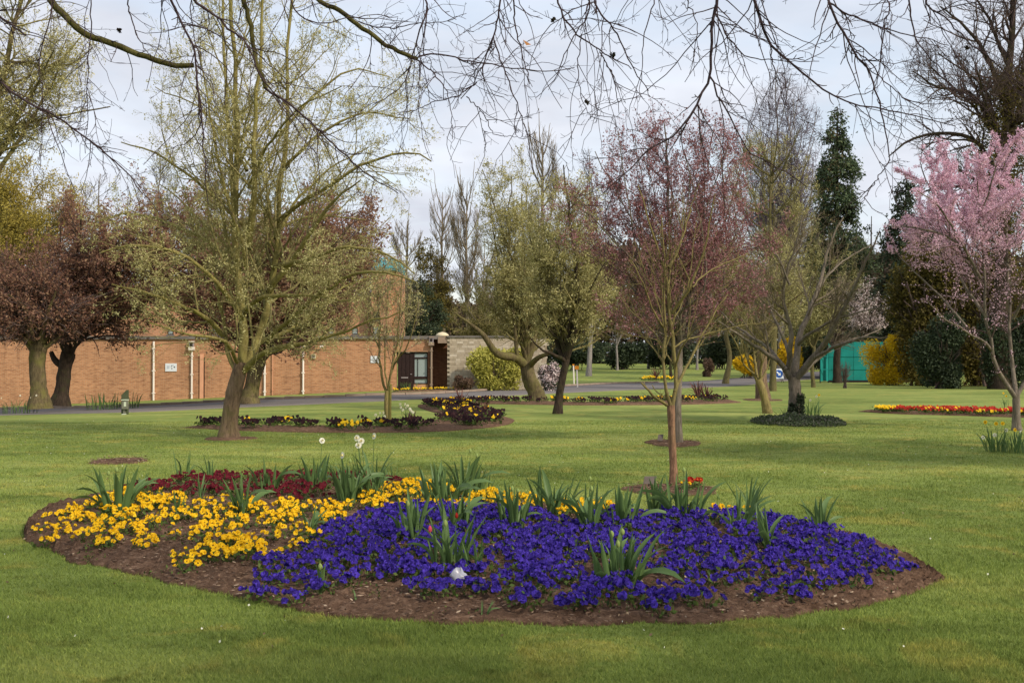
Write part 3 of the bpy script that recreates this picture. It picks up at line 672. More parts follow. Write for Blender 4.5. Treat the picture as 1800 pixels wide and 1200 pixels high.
# --- A: the large tree left of centre
D = 23.2; pts = [(402, 774), (403, 745), (410, 700), (419, 660), (424, 636)]
LA = limbs_px(D, [
 ([(424, 650), (429, 600), (429, 560), (433, 480), (437, 430), (434, 300), (432, 200), (425, 0), (418, -160)], 9, 2.6),
 ([(436, 440, .1), (415, 400, .4), (408, 330, .6), (397, 200, .9), (380, 50, 1.1), (370, -120, 1.4)], 6, 1.5),
 ([(436, 430), (447, 370, -.3), (452, 300, -.5), (457, 150, -.6), (462, -60, -.8)], 7, 1.6),
 ([(432, 470), (420, 420, -.5), (398, 340, -.8), (372, 230, -1), (350, 90, -1.3)], 4, 1),
 ([(425, 652), (450, 600, .2), (466, 560, .3), (476, 500, .4), (483, 430, .5), (489, 350, .6), (497, 250, .6), (512, 100, .8), (525, -80, 1)], 8, 2.2),
 ([(474, 510, .3), (508, 462, 0), (545, 412, -.4), (590, 350, -.8), (628, 318, -1.2)], 6, 1.2),
 ([(484, 420, .5), (500, 380, .9), (520, 340, 1.3), (570, 290, 1.7), (640, 250, 2)], 4, 1),
 ([(426, 655), (452, 628, -.3), (485, 612, -.5), (520, 605, -.7), (572, 590, -1), (628, 566, -1.4), (690, 540, -1.8)], 6, 1),
 ([(417, 655), (398, 622, .2), (392, 580, .3), (386, 540, .4), (379, 505, .5), (368, 440, .6), (352, 390, .8)], 4.6, 1),
 ([(392, 590, .3), (366, 562, 0), (330, 545, -.4), (288, 528, -.9), (240, 512, -1.4), (190, 500, -1.9)], 5, 1),
 ([(430, 548), (458, 526, -.5), (500, 520, -1), (560, 528, -1.6), (620, 530, -2.2)], 5, 1),
 ([(433, 470), (410, 445, .6), (372, 410, 1.2), (330, 370, 1.8), (290, 330, 2.3)], 4, 1),
 ([(440, 500), (455, 465, 1), (500, 400, 1.8), (560, 380, 2.5), (640, 390, 3)], 4, 1),
 ([(420, 640), (400, 600, -1), (340, 590, -1.6), (270, 570, -2.3)], 4, .9),
 ([(424, 640), (470, 590, 1), (540, 560, 2), (620, 500, 3), (700, 480, 3.4)], 5, 1),
 ([(437, 330), (470, 260, -1), (520, 200, -1.8), (600, 160, -2.4)], 3, .9),
 ([(434, 300), (400, 240, 1), (340, 180, 1.8), (270, 150, 2.4)], 3, .9),
 ([(428, 560), (380, 500, -.8), (310, 450, -1.4), (230, 430, -1.8), (165, 450, -2)], 4.5, 1),
 ([(430, 500), (380, 440, 1), (300, 390, 1.6), (215, 370, 2), (160, 390, 2.2)], 4, 1),
 ([(480, 470, .4), (540, 460, -.6), (620, 430, -1.2), (700, 440, -1.6), (750, 470, -1.8)], 4.5, 1),
 ([(470, 600, .2), (540, 540, -1), (610, 500, -1.8), (680, 490, -2.4), (735, 510, -2.8)], 4, 1),
 ([(487, 390, .5), (540, 340, -.5), (620, 290, -1), (700, 270, -1.4), (745, 290, -1.6)], 4, 1),
 ([(492, 300, .6), (560, 240, .2), (640, 210, 0), (720, 220, 0)], 3.5, .9),
 ([(432, 400, .3), (370, 330, 0), (290, 270, -.2), (220, 250, -.4)], 3.5, .9),
 ([(490, 240, .6), (560, 160, .8), (620, 120, 1), (690, 130, 1.2)], 3, .9),
])
envA = env_px(D, 440, 330, 335, 500, 0, 0.8)
tree('large spreading tree with pale green buds and thick brown trunk, left on the lawn', G(402, 774), tp(D, pts), [.195, .165, .16, .155, .13], LA, envA,
     [dict(n=280, L=(1.2, 2.8), ang=(30, 65), k=7, rr=.45, rmin=.005, up=.12, wob=.14, s=4, t0=.1), dict(n=2000, L=(.5, 1.2), ang=(25, 65), k=5, rr=.5, rmin=.0035, up=.05, wob=.18), dict(n=8500, L=(.12, .45), ang=(30, 70), k=3, rr=.6, rmin=.0025, up=.06, wob=.2)],
     dict(n=70000, size=(.026, .055), spread=.045, up=.5), (M['bark_brown'], M['twig_olive'], M['leaf_bud'], M['bark_limb']), 11, leafname='buds')

# --- E: young tree with peeling rust bark right in front
D = 14.3; LE = limbs_px(D, [
 ([(1180, 716), (1172, 692, -.02), (1168, 640, -.03), (1171, 600), (1174, 560), (1168, 500), (1165, 430), (1158, 370)], 3.6, .9),
 ([(1181, 716), (1186, 690), (1184, 640), (1181, 590), (1179, 545), (1176, 500), (1172, 472), (1160, 440), (1146, 405), (1132, 360), (1118, 320)], 4.2, .9),
 ([(1175, 470), (1188, 445, .1), (1200, 410, .2), (1210, 370, .3), (1222, 320, .3)], 2.8, .8),
 ([(1181, 552), (1200, 528, -.1), (1217, 503, -.2), (1230, 470, -.2), (1243, 425, -.3), (1250, 385, -.3), (1258, 340, -.4)], 3.4, .8),
 ([(1217, 505, -.2), (1245, 482, .1), (1285, 462, .3), (1315, 448, .5)], 1.8, .6),
 ([(1186, 688), (1200, 660, .2), (1216, 632, .3), (1240, 590, .5), (1263, 548, .6), (1286, 520, .7)], 3.4, .8),
 ([(1187, 645), (1196, 612, -.2), (1212, 590, -.3), (1225, 578, -.4), (1240, 578, -.5)], 2.4, .7),
 ([(1182, 612), (1205, 597, .2), (1245, 588, .4), (1300, 578, .5), (1345, 570, .6)], 2, .6),
 ([(1172, 712), (1150, 697, -.2), (1136, 682, -.3), (1128, 672, -.3)], 3, 1.4),
 ([(1172, 700), (1155, 688, .2), (1146, 676, .3)], 1.6, .8),
 ([(1168, 640), (1150, 612, .1), (1138, 596, .2), (1120, 580, .3)], 1.8, .6),
 ([(1166, 575), (1150, 545, -.2), (1138, 515, -.3), (1122, 480, -.5), (1102, 445, -.6)], 2.2, .6),
 ([(1169, 610), (1140, 575, .3), (1110, 550, .5), (1085, 520, .8)], 1.6, .5),
 ([(1167, 540), (1150, 505, .3), (1128, 460, .5), (1115, 420, .6)], 1.7, .5),
 ([(1184, 640), (1160, 600, .5), (1120, 590, .8), (1070, 575, 1)], 1.5, .5)])
envE = env_px(D, 1190, 500, 135, 170)
tree('slim young tree with peeling rust-coloured bark directly behind the oval flowerbed', G(1183, 859), tp(D, [(1183, 860), (1184, 820), (1181, 760), (1179, 712)]), [.055, .048, .046, .046], LE, envE,
     [dict(n=80, L=(.4, 1.1), ang=(20, 50), k=6, rr=.5, rmin=.003, up=.12, wob=.1, s=4), dict(n=300, L=(.2, .6), ang=(20, 50), k=4, rr=.6, rmin=.002, up=.1, wob=.12), dict(n=500, L=(.06, .25), ang=(25, 60), k=3, rr=.7, rmin=.0016, up=.1, wob=.15)],
     dict(n=1500, size=(.012, .03), spread=.008, up=.5), (M['bark_rust'], M['bark_yellow'], M['leaf_plum'], M['bark_yellow']), 12, leafname='buds')
# --- F: purple-leaved plum behind it
D = 21.7; st = PT(1193, 600, D); envF = env_px(D, 1180, 415, 222, 232)
LF = auto_limbs(np.random.default_rng(5), PT(1192, 620, D), envF, 8, .038, .008, zlo=0.0, lift=.35, reach=1.0) + auto_limbs(np.random.default_rng(6), st, envF, 13, .032, .008, zlo=-.8, lift=.1, reach=1.05) + limbs_px(D, [([(1192, 600), (1190, 520), (1184, 420), (1180, 300), (1178, 210)], 4.5, 1)])
tree('purple-leaved plum tree with a straight grey trunk directly behind the young rust-barked tree', G(1192, 781), tp(D, [(1192, 781), (1191, 720), (1193, 660), (1193, 595)]), [.088, .074, .07, .062], LF, envF,
     [dict(n=230, L=(.9, 2.2), ang=(25, 65), k=6, rr=.5, rmin=.004, up=.1, wob=.13, s=4, t0=.1), dict(n=1700, L=(.3, 1.0), ang=(25, 60), k=5, rr=.6, rmin=.0025, up=.08, wob=.15), dict(n=3600, L=(.1, .3), ang=(25, 60), k=3, rr=.6, rmin=.0022, up=.1, wob=.2)],
     dict(n=60000, size=(.028, .058), spread=.06, up=.3, src=1), (M['bark_grey'], M['twig_dark'], M['leaf_plum']), 13)
# --- G: bare tree right
D = 29.6; LG = limbs_px(D, [
 ([(1393, 670), (1375, 642, -.3), (1340, 616, -.8), (1300, 594, -1.4), (1262, 570, -2)], 5.5, 1),
 ([(1382, 650, -.3), (1352, 612, .4), (1322, 590, 1), (1288, 566, 1.6), (1268, 540, 2)], 4, .9),
 ([(1395, 668), (1386, 622, .5), (1371, 582, .9), (1352, 540, 1.3), (1338, 495, 1.6)], 4.5, .9),
 ([(1385, 650), (1390, 612, -.4), (1393, 580, -.5), (1385, 540, -.6), (1388, 480, -.8), (1400, 440, -1), (1412, 380, -1.1)], 5.5, .9),
 ([(1386, 570, -.5), (1362, 546, -.9), (1338, 526, -1.3)], 2.4, .7),
 ([(1396, 665), (1402, 610, .3), (1422, 552, .6), (1441, 500, .8), (1455, 450, 1), (1482, 395, 1.2)], 7, 1),
 ([(1397, 668), (1430, 632, -.5), (1452, 600, -.9), (1471, 560, -1.2), (1494, 520, -1.5), (1515, 470, -1.8), (1537, 415, -2)], 6.5, 1),
 ([(1398, 668), (1420, 640, .6), (1450, 612, 1), (1500, 590, 1.6), (1550, 572, 2.2)], 5, .9),
 ([(1432, 628, -.5), (1475, 610, -1.4), (1520, 598, -2.2), (1560, 600, -2.6)], 3.5, .8),
 ([(1403, 605, .3), (1432, 584, -.5), (1482, 560, -1.2), (1545, 545, -2)], 3.8, .8),
 ([(1440, 505, .8), (1470, 470, 1.4), (1510, 440, 2), (1540, 430, 2.5)], 2.6, .7),
 ([(1388, 500, -.8), (1370, 460, -1), (1340, 420, -1), (1320, 400, -.8)], 2.4, .7)])
envG = env_px(D, 1418, 510, 168, 150)
tree('bare grey-brown tree with wide-spreading limbs rising from a ground cover clump', G(1399, 738), tp(D, [(1400, 738), (1398, 715), (1397, 690), (1395, 662)]), [.19, .165, .16, .15], LG, envG,
     [dict(n=95, L=(.8, 2.2), ang=(20, 50), k=6, rr=.45, rmin=.006, up=.05, wob=.13, s=4), dict(n=600, L=(.4, 1.2), ang=(20, 55), k=5, rr=.55, rmin=.0045, up=.05, wob=.14), dict(n=1600, L=(.15, .5), ang=(25, 60), k=3, rr=.6, rmin=.0035, up=.05, wob=.15)],
     None, (M['bark_grey'], M['twig_grey'], M['leaf_bud']), 14)
# --- H, H2
D = 34; envH = env_px(D, 1322, 560, 60, 90)
LH = limbs_px(D, [([(1332, 670), (1319, 645), (1311, 618), (1304, 595), (1290, 560)], 3, .8), ([(1334, 672), (1327, 640, .3), (1323, 610, .4), (1316, 570, .5)], 3, .8),
 ([(1336, 668), (1336, 640, -.2), (1336, 610, -.3), (1342, 560, -.3)], 3, .8), ([(1330, 660), (1310, 640, -.3), (1300, 610, -.5), (1280, 580, -.7)], 2, .7), ([(1338, 668), (1350, 640, .3), (1358, 600, .5)], 2, .7)])
tree('small leaning yellow-barked tree forking into upright stems, left of the bare tree', G(1349, 727), tp(D, [(1350, 727), (1344, 700), (1338, 680), (1333, 666)]), [.14, .115, .11, .10], LH, envH,
     [dict(n=60, L=(.6, 1.6), ang=(15, 50), k=5, rr=.5, rmin=.006, up=.1, s=3), dict(n=500, L=(.3, .9), ang=(20, 55), k=4, rr=.6, rmin=.004, up=.08)], None, (M['bark_yellow'], M['twig_olive'], M['leaf_bud']), 15)
D = 46; envH2 = env_px(D, 1345, 520, 95, 130)
tree('brown-trunked budding tree standing in a soil ring just behind the yellow-barked tree', G(1340, 704), tp(D, [(1342, 704), (1338, 670), (1339, 630), (1340, 590)]), [.27, .22, .2, .17],
     auto_limbs(np.random.default_rng(8), PT(1340, 600, D), envH2, 9, .09, .02, zlo=-.3), envH2,
     [dict(n=150, L=(1, 2.6), ang=(20, 55), k=5, rr=.5, rmin=.01, up=.08, s=3), dict(n=1500, L=(.5, 1.3), ang=(20, 60), k=4, rr=.6, rmin=.006, up=.06)], dict(n=9000, size=(.05, .09), spread=.05), (M['bark_brown'], M['twig_olive'], M['leaf_bud']), 16)
# --- I, J pair of budding trees in the middle
D = 33.7; envI = env_px(D, 1000, 455, 92, 185)
LI = limbs_px(D, [([(994, 635), (972, 622, -.4), (952, 612, -.8), (930, 590, -1.2)], 4, 1), ([(995, 635), (978, 600, .3), (966, 555, .5), (960, 480, .6), (962, 400, .8)], 5, 1), ([(995, 632), (1010, 596, -.3), (1016, 555, -.4), (1012, 480, -.5), (1006, 380, -.6), (1000, 300, -.6)], 6, 1)]) + auto_limbs(np.random.default_rng(9), PT(996, 632, D), envI, 9, .07, .012, zlo=-.6)
tree('budding tree with a slim dark leaning trunk, nearer of the middle pair', G(979, 729), tp(D, [(979, 729), (984, 690), (991, 655), (996, 630)]), [.135, .115, .108, .10], LI, envI,
     [dict(n=190, L=(.9, 2.2), ang=(25, 60), k=6, rr=.5, rmin=.007, up=.07, s=4, t0=.1), dict(n=1700, L=(.4, 1.1), ang=(25, 60), k=4, rr=.55, rmin=.0045, up=.05), dict(n=4500, L=(.12, .4), ang=(25, 65), k=3, rr=.6, rmin=.0035)],
     dict(n=34000, size=(.04, .08), spread=.06, up=.4), (M['bark_dark'], M['twig_olive'], M['leaf_bud']), 17, leafname='buds')
D = 43.5; envJ = env_px(D, 918, 420, 96, 205)
LJ = limbs_px(D, [([(926, 645), (906, 628, -.4), (880, 626, -.8), (862, 611, -1), (850, 590, -1.2), (822, 566, -1.4), (795, 545, -1.6)], [.19, .17, .14, .12, .1, .05, .03], 1), ([(927, 640), (925, 600, .3), (922, 560, .5), (926, 450, .6), (930, 330, .8)], 6, 1), ([(930, 644), (950, 629, -.8), (968, 620, -1.2), (985, 600, -1.6), (1010, 580, -2)], 5.5, 1), ([(910, 630, -.4), (906, 600, -.6), (903, 560, -.7), (900, 500, -.8)], 4, 1)]) + auto_limbs(np.random.default_rng(10), PT(926, 640, D), envJ, 9, .1, .015, zlo=-.5)
tree('budding tree with a thick crooked trunk and sweeping low limb before the stone wall', G(945, 708), tp(D, [(947, 709), (940, 684), (929, 660), (925, 640)]), [.33, .29, .27, .24], LJ, envJ,
     [dict(n=220, L=(1.2, 2.8), ang=(25, 60), k=6, rr=.5, rmin=.009, up=.07, s=4, t0=.1), dict(n=1800, L=(.5, 1.4), ang=(25, 60), k=4, rr=.55, rmin=.006, up=.05), dict(n=3500, L=(.2, .5), ang=(25, 65), k=3, rr=.6, rmin=.005)],
     dict(n=34000, size=(.055, .10), spread=.08, up=.4), (M['bark_moss'], M['twig_olive'], M['leaf_bud']), 18, leafname='buds')
# --- B, C, D purple-leaved trees in front of the building
D = 45.5; envB = env_px(D, 478, 440, 232, 190)
LB = limbs_px(D, [([(455, 640), (478, 612, -.5), (500, 570, -1), (520, 520, -1.5)], 7, 1.5), ([(452, 640), (448, 600, .5), (440, 540, .9), (430, 460, 1)], 7, 1.5)]) + auto_limbs(np.random.default_rng(20), PT(453, 638, D), envB, 16, .14, .03, zlo=-.5)
PL = [dict(n=330, L=(1.6, 3.6), ang=(25, 60), k=6, rr=.5, rmin=.012, up=.03, s=3, t0=.1), dict(n=2600, L=(.6, 1.6), ang=(25, 65), k=4, rr=.55, rmin=.008, up=-.02)]
def Lf(n, a=.07, b_=.14): return dict(n=int(n * 1.8), size=(a, b_), spread=.17)
tree('purple-leaved tree with a twisted mossy trunk directly behind the large budding tree', G(438, 703), tp(D, [(437, 703), (442, 680), (448, 655), (455, 632)]), [.36, .3, .29, .3], LB, envB, [dict(PL[0], n=460, L=(2, 4.5)), dict(PL[1], n=3000)], Lf(54000, .09, .18), (M['bark_moss'], M['twig_dark'], M['leaf_purple']), 21)
D = 42.5; envC = env_px(D, 30, 530, 135, 95)
LC = auto_limbs(np.random.default_rng(22), PT(67, 612, D), envC, 11, .15, .03, zlo=-.35) + limbs_px(D, [([(60, 620), (45, 600), (28, 570), (10, 540)], 6, 2), ([(72, 615), (92, 600), (118, 570)], 5, 2)])
tree('purple-leaved tree with a stout pale mossy twisted trunk nearest the left edge', G(70, 711), tp(D, [(70, 711), (68, 680), (66, 640), (68, 605)]), [.36, .29, .28, .32], LC, envC, [dict(PL[0], n=220), dict(PL[1], n=1800)], Lf(14000), (M['bark_moss'], M['twig_dark'], M['leaf_purple']), 23)
D = 45.5; envD = env_px(D, 235, 470, 185, 180)
LD = auto_limbs(np.random.default_rng(24), PT(118, 625, D), envD, 10, .14, .03, zlo=-.5) + limbs_px(D, [([(112, 645), (96, 632), (90, 618)], 7, 4), ([(117, 640), (132, 600), (150, 560)], 7, 3), ([(142, 590), (175, 580), (205, 545)], 4, 2)])
tree('purple-leaved tree with a dark shaded trunk right of the pale mossy one', G(110, 706), tp(D, [(107, 706), (110, 680), (113, 650), (120, 620)]), [.32, .26, .25, .28], LD, envD, [dict(PL[0], n=260), dict(PL[1], n=2000)], Lf(25000, .08, .16), (M['bark_dark'], M['twig_dark'], M['leaf_purple']), 25)
# --- K small staked tree
D = 28.2; envK = env_px(D, 692, 545, 66, 120)
LK = limbs_px(D, [([(680, 690), (671, 645), (667, 590), (664, 530), (658, 480)], 2.6, .7), ([(681, 690), (689, 655, .2), (703, 620, .3), (712, 570, .4), (722, 510, .5)], 2.4, .7), ([(681, 688), (686, 650, -.2), (693, 600, -.3), (698, 540, -.4), (700, 480, -.4)], 2, .6), ([(690, 650, .2), (715, 610, -.3), (728, 570, -.5), (735, 530, -.6)], 1.6, .5), ([(669, 620), (650, 580, .2), (640, 540, .3)], 1.5, .5), ([(681, 680), (677, 630, .3), (682, 570, .5), (684, 500, .6)], 1.8, .6)])
Kt = tree('small multi-stemmed tree with thin upright twigs, staked in the curved flowerbed', G(680, 750), tp(D, [(680, 750), (680, 730), (679, 710), (680, 686)]), [.062, .055, .054, .05], LK, envK,
     [dict(n=60, L=(.6, 1.4), ang=(12, 40), k=5, rr=.5, rmin=.005, up=.1, s=3), dict(n=900, L=(.25, .8), ang=(20, 60), k=4, rr=.6, rmin=.003, up=.06)], dict(n=5200, size=(.03, .06), spread=.05), (M['bark_yellow'], M['twig_tan'], M['leaf_bud']), 26, leafname='buds')
p = G(686, 750); V, Q = tubes([[p[0], p[1] - .1, -.1], [p[0], p[1] - .1, .5], [p[0] + .01, p[1] - .1, 1.02]], [.04, .038, .036], 8)
o = mobj('stake', V, Q, M['stake'], smooth=True); tag(o, 'short round wooden stake supporting the small multi-stemmed tree in the curved flowerbed', 'stake')
# --- L cherry in blossom
D = 25.8; envL = env_px(D, 1770, 410, 215, 195)
LL = limbs_px(D, [([(1786, 700), (1766, 672, -.1), (1748, 632, -.2), (1740, 590, -.3), (1730, 540, -.4), (1722, 470, -.5), (1712, 380, -.6), (1702, 290, -.7)], 4.6, 1),
 ([(1744, 618, -.2), (1728, 600, -.5), (1698, 580, -1), (1664, 560, -1.5), (1625, 520, -2)], 3, .8), ([(1787, 695), (1783, 650, .2), (1779, 600, .3), (1783, 500, .4), (1778, 380, .5), (1760, 270, .6)], 4.4, 1),
 ([(1788, 695), (1815, 655), (1840, 610), (1870, 540), (1890, 450)], 4, 1), ([(1733, 555, -.4), (1700, 500, .2), (1660, 450, .8), (1620, 410, 1.2), (1585, 390, 1.5)], 3, .8),
 ([(1725, 490, -.5), (1690, 430, -1), (1650, 370, -1.5), (1610, 340, -1.8)], 2.8, .8), ([(1781, 560, .3), (1830, 470, -.6), (1860, 380, -1), (1870, 300, -1)], 3, .8), ([(1716, 400, -.6), (1740, 330, -1), (1760, 260, -1.3)], 2.4, .8), ([(1690, 430, -1), (1650, 410, -1.2), (1600, 400, -1.2), (1565, 398, -1)], 2.2, .8), ([(1727, 500, -.4), (1690, 440, -.2), (1640, 340, 0), (1618, 290, 0)], 2.4, .8), ([(1720, 440, -.5), (1690, 380, .5), (1665, 300, 1), (1650, 250, 1)], 2.2, .8), ([(1700, 575, -1), (1650, 520, -.5), (1600, 470, 0), (1570, 440, .4)], 2, .8),
 ([(1780, 480, .4), (1740, 420, 1.2), (1700, 340, 1.8), (1680, 280, 2)], 2.6, .8)])
cL, rL = envL
def blossom_keep(rg, c_):
    q = (c_ - cL) / rL; up_ = q[:, 2]; rad = np.sqrt((q ** 2).sum(1)); pr = np.clip(0.35 + 1.3 * (up_ + 0.2), 0.10, 1.0) * np.clip((rad - .2) / .3, 0.25, 1)
    return rg.random(len(c_)) < pr
tree('cherry tree in pink blossom at the right edge, its slim trunk forking low', G(1788, 758), tp(D, [(1788, 758), (1787, 735), (1786, 710), (1786, 692)]), [.105, .09, .085, .08], LL, envL,
     [dict(n=330, L=(.8, 2.0), ang=(30, 65), k=7, rr=.5, rmin=.004, up=.0, wob=.14, s=4, t0=.12), dict(n=3600, L=(.06, .30), ang=(25, 65), k=3, rr=.5, rmin=.0025, up=.1, wob=.12)],
     [dict(n=95000, size=(.022, .045), spread=.026, where=blossom_keep, wl=.9, name='blossom'), dict(n=50000, size=(.022, .045), spread=.02, src=0, where=blossom_keep, wl=.9, name='blossom')], (M['bark_grey'], M['twig_dark'], M['blossom_pink']), 27, leafname='blossom')

# --- tall trees out at the edges of the frame
D = 34; envM = env_px(D, 10, 110, 165, 200)
LM_ = limbs_px(D, [([(-60, 400), (-20, 330), (30, 250), (80, 180), (120, 100)], 6, 1), ([(-60, 380), (-30, 240), (0, 120), (30, 0), (40, -80)], 8, 1.5), ([(-60, 330), (-10, 230), (60, 215), (130, 200), (200, 190)], 4, 1), ([(-50, 260), (10, 110), (60, 108), (110, 108), (150, 80)], 4, 1)]) + auto_limbs(np.random.default_rng(30), PT(-60, 330, D), envM, 8, .1, .02, zlo=-.7)
tree('tall pale green budding tree reaching in from beyond the top left corner', G(-62, 720), tp(D, [(-62, 720), (-62, 600), (-60, 450), (-60, 330)]), [.4, .34, .28, .2], LM_, envM,
     [dict(n=170, L=(1, 2.6), ang=(25, 60), k=6, rr=.5, rmin=.006, up=.04, s=3), dict(n=1500, L=(.4, 1.2), ang=(25, 60), k=4, rr=.55, rmin=.0045), dict(n=3000, L=(.15, .45), ang=(25, 60), k=3, rr=.6, rmin=.0035)], dict(n=26000, size=(.045, .09), spread=.06), (M['bark_moss'], M['twig_olive'], M['leaf_bud']), 31, leafname='buds')
D = 49; envN = env_px(D, 50, 400, 112, 140)
tree('dense golden-green tree rising behind the purple trees at the left edge', G(-30, 700), tp(D, [(-40, 700), (-20, 600), (10, 500), (40, 420)]), [.35, .3, .25, .15], auto_limbs(np.random.default_rng(32), PT(0, 540, D), envN, 9, .1, .03), envN,
     [dict(n=200, L=(1.2, 2.8), ang=(25, 60), k=5, rr=.5, rmin=.012, up=.05), dict(n=1700, L=(.5, 1.4), ang=(25, 60), k=4, rr=.55, rmin=.008)], dict(n=46000, size=(.06, .13), spread=.2, up=.2), (M['bark_olive'], M['twig_olive'], M['leaf_gold']), 33)
D = 62; envO = env_px(D, 1778, 150, 195, 240)
LO = limbs_px(D, [([(1762, 480), (1765, 300), (1772, 150), (1778, 0), (1782, -100)], 10, 3), ([(1765, 330), (1720, 250), (1660, 235), (1600, 245), (1560, 270)], 5, 1), ([(1768, 270), (1710, 170), (1670, 160), (1640, 155), (1600, 130)], 5, 1), ([(1770, 180), (1730, 90), (1690, 40), (1650, 10)], 5, 1), ([(1774, 120), (1740, 40), (1700, -30)], 4, 1), ([(1768, 240), (1820, 160), (1860, 100)], 5, 1), ([(1764, 360), (1700, 330), (1640, 330), (1600, 340)], 4, 1)]) + auto_limbs(np.random.default_rng(34), PT(1768, 260, D), envO, 8, .16, .03)
tree('great dark bare tree with ivy-clad trunk towering behind the pink cherry', G(1758, 690), tp(D, [(1758, 690), (1760, 600), (1762, 500), (1764, 420)]), [.55, .48, .42, .36], LO, envO,
     [dict(n=240, L=(2, 4.5), ang=(25, 60), k=7, rr=.5, rmin=.02, up=.05, wob=.2, s=4), dict(n=1900, L=(.8, 2.2), ang=(25, 65), k=5, rr=.55, rmin=.012, up=.04, wob=.22), dict(n=4500, L=(.3, .9), ang=(25, 65), k=3, rr=.6, rmin=.009, up=.03)], None, (M['bark_dark'], M['twig_dark'], M['leaf_olive']), 35)
# ivy round that trunk is part of the tree
rg = np.random.default_rng(36); n = 16000; zz = rg.uniform(0, 1, n); a = PT(1761, 440, D); b_ = PT(1772, 130, D)
c_ = a + (b_ - a) * zz[:, None] + rg.normal(size=(n, 3)) * (0.55 + 0.45 * np.sin(zz * 3.1))[:, None] * np.array([1, 1, .5]); V, Q = leaves_at(rg, c_, (.1, .22), tri=True)
o = bpy.data.objects['twigs']; par_ = [q for q in COL.objects if q.get('label', '').startswith('great dark bare')][0]
tag(mobj('ivy', V, Q, M['leaf_hedge'], par_), kind='stuff')
# ------------------------------------------------------------------ background trees
def children_of(o): return [c for c in COL.objects if c.parent == o]
def copy_thing(src, loc, rz, s, label, kids):
    r = src.copy(); COL.objects.link(r); r.location = loc; r.rotation_euler = (0, 0, rz); r.scale = s if hasattr(s, '__len__') else (s, s, s); r['label'] = label
    for ch in kids:
        c = ch.copy(); COL.objects.link(c); c.parent = r
    return r
def place(px, D):
    x = wx(px, D); return (x, D, float(gz(x, D)))
def bgtree(px, D, top, halfw, bottom, label, mats, seed, n=(130, 1100, 0), leaves=None, ang=(20, 50), up=.1, tw=.02, n_l=9, zlo=-.3, trunk_r=None, cat='tree', name='tree', group=None, lift=.4, fast=False):
    x, y, z = place(px, D); ztop = float(PT(px, top, D)[2]); zb = float(PT(px, bottom, D)[2]); hw_ = halfw * D / F
    h_ = ztop - z; c_ = np.array([x, y, (ztop + zb) / 2]); env = (c_, np.array([hw_, hw_ * .9, (ztop - zb) / 2]))
    rg = np.random.default_rng(seed); tr_ = trunk_r or h_ * 0.0115
    if fast:
        trunk = [(x, y, z), (x + .1, y, z + h_ * .3), (x - .1, y, z + h_ * .6), (x, y, ztop - h_ * .06)]; rr_ = [tr_, tr_ * .8, tr_ * .5, .03]
        L_ = []
        for i in range(n_l * 3):
            f = rg.uniform(.08, .85); a = rg.uniform(0, 6.28); st = np.array([x, y, z + h_ * f]); ro = hw_ * math.sqrt(max(0, 1 - ((st[2] - c_[2]) / env[1][2]) ** 2)) if abs(st[2] - c_[2]) < env[1][2] else .3
            ln = h_ * rg.uniform(.10, .24); e_ = st + np.array([math.cos(a) * ro * .8, math.sin(a) * ro * .8, ln])
            m_ = st + (e_ - st) * .4 + np.array([math.cos(a) * ro * .15, math.sin(a) * ro * .15, 0]); L_.append((np.array([st, m_, e_]), tr_ * .3, .02))
    else:
        fk = z + max(h_ * .22, min(zb - z + .3, h_ * .5)); trunk = [(x, y, z), (x + rg.normal() * .1, y, (z + fk) / 2), (x + rg.normal() * .15, y, fk), (x + rg.normal() * .2, y, fk + h_ * .12)]; rr_ = [tr_, tr_ * .85, tr_ * .75, tr_ * .5]
        L_ = auto_limbs(rg, np.array([x, y, fk]), env, n_l, tr_ * .45, .03, zlo=zlo, lift=lift)
        L_ += [(np.array([(x, y, fk), (x + .1, y, (fk + ztop) / 2), (x, y, ztop - .3)]), tr_ * .6, .03)]
    lv = [dict(n=n[0], L=(h_ * .08, h_ * .2), ang=ang, k=5, rr=.5, rmin=tw * 1.3, up=up, s=3, t0=.1), dict(n=n[1], L=(h_ * .03, h_ * .09), ang=ang, k=4, rr=.55, rmin=tw, up=up * .6)]
    if n[2]: lv.append(dict(n=n[2], L=(h_ * .02, h_ * .05), ang=ang, k=3, rr=.7, rmin=tw * .8, up=up * .5))
    return tree(label, (x, y, z), trunk, rr_, L_, env, lv, leaves, mats, seed, name=name, cat=cat, tsides=8, show_branches=False, group=group)
BO = (M['bark_olive'], M['twig_olive'], M['leaf_bud']); BP = (M['twig_pale'], M['twig_purple'], M['leaf_bud']); BT = (M['twig_tan'], M['twig_tan'], M['leaf_olive']); BR = (M['bark_grey'], M['leaf_brown'], M['leaf_brown'])  # far trees get lighter colours in place of distance haze
bgtree(821, 125, 298, 34, 560, 'tallest of the bare narrow poplars left of the gap of open sky', BT, 101, (170, 1300, 1500), None, (10, 28), .25, .016, 12, fast=True, name='poplar_tree')
bgtree(778, 130, 318, 30, 560, 'bare narrow poplar just left of the tallest one, behind the round dark tree', BT, 102, (150, 1100, 1200), None, (10, 28), .25, .016, 12, fast=True, name='poplar_tree')
bgtree(955, 105, 200, 40, 560, 'tall pointed bare poplar rising above the pair of budding trees', BT, 103, (190, 1500, 1800), None, (10, 28), .25, .016, 13, fast=True, name='poplar_tree')
bgtree(716, 120, 372, 36, 560, 'low hazy bare tree right above the teal roof', BT, 104, (140, 1000, 900), None, (10, 32), .22, .018, 10, fast=True)
bgtree(852, 128, 405, 30, 570, 'short bare tree filling in right of the tallest poplar', BT, 105, (110, 900, 700), None, (12, 35), .2, .018, 10, fast=True)
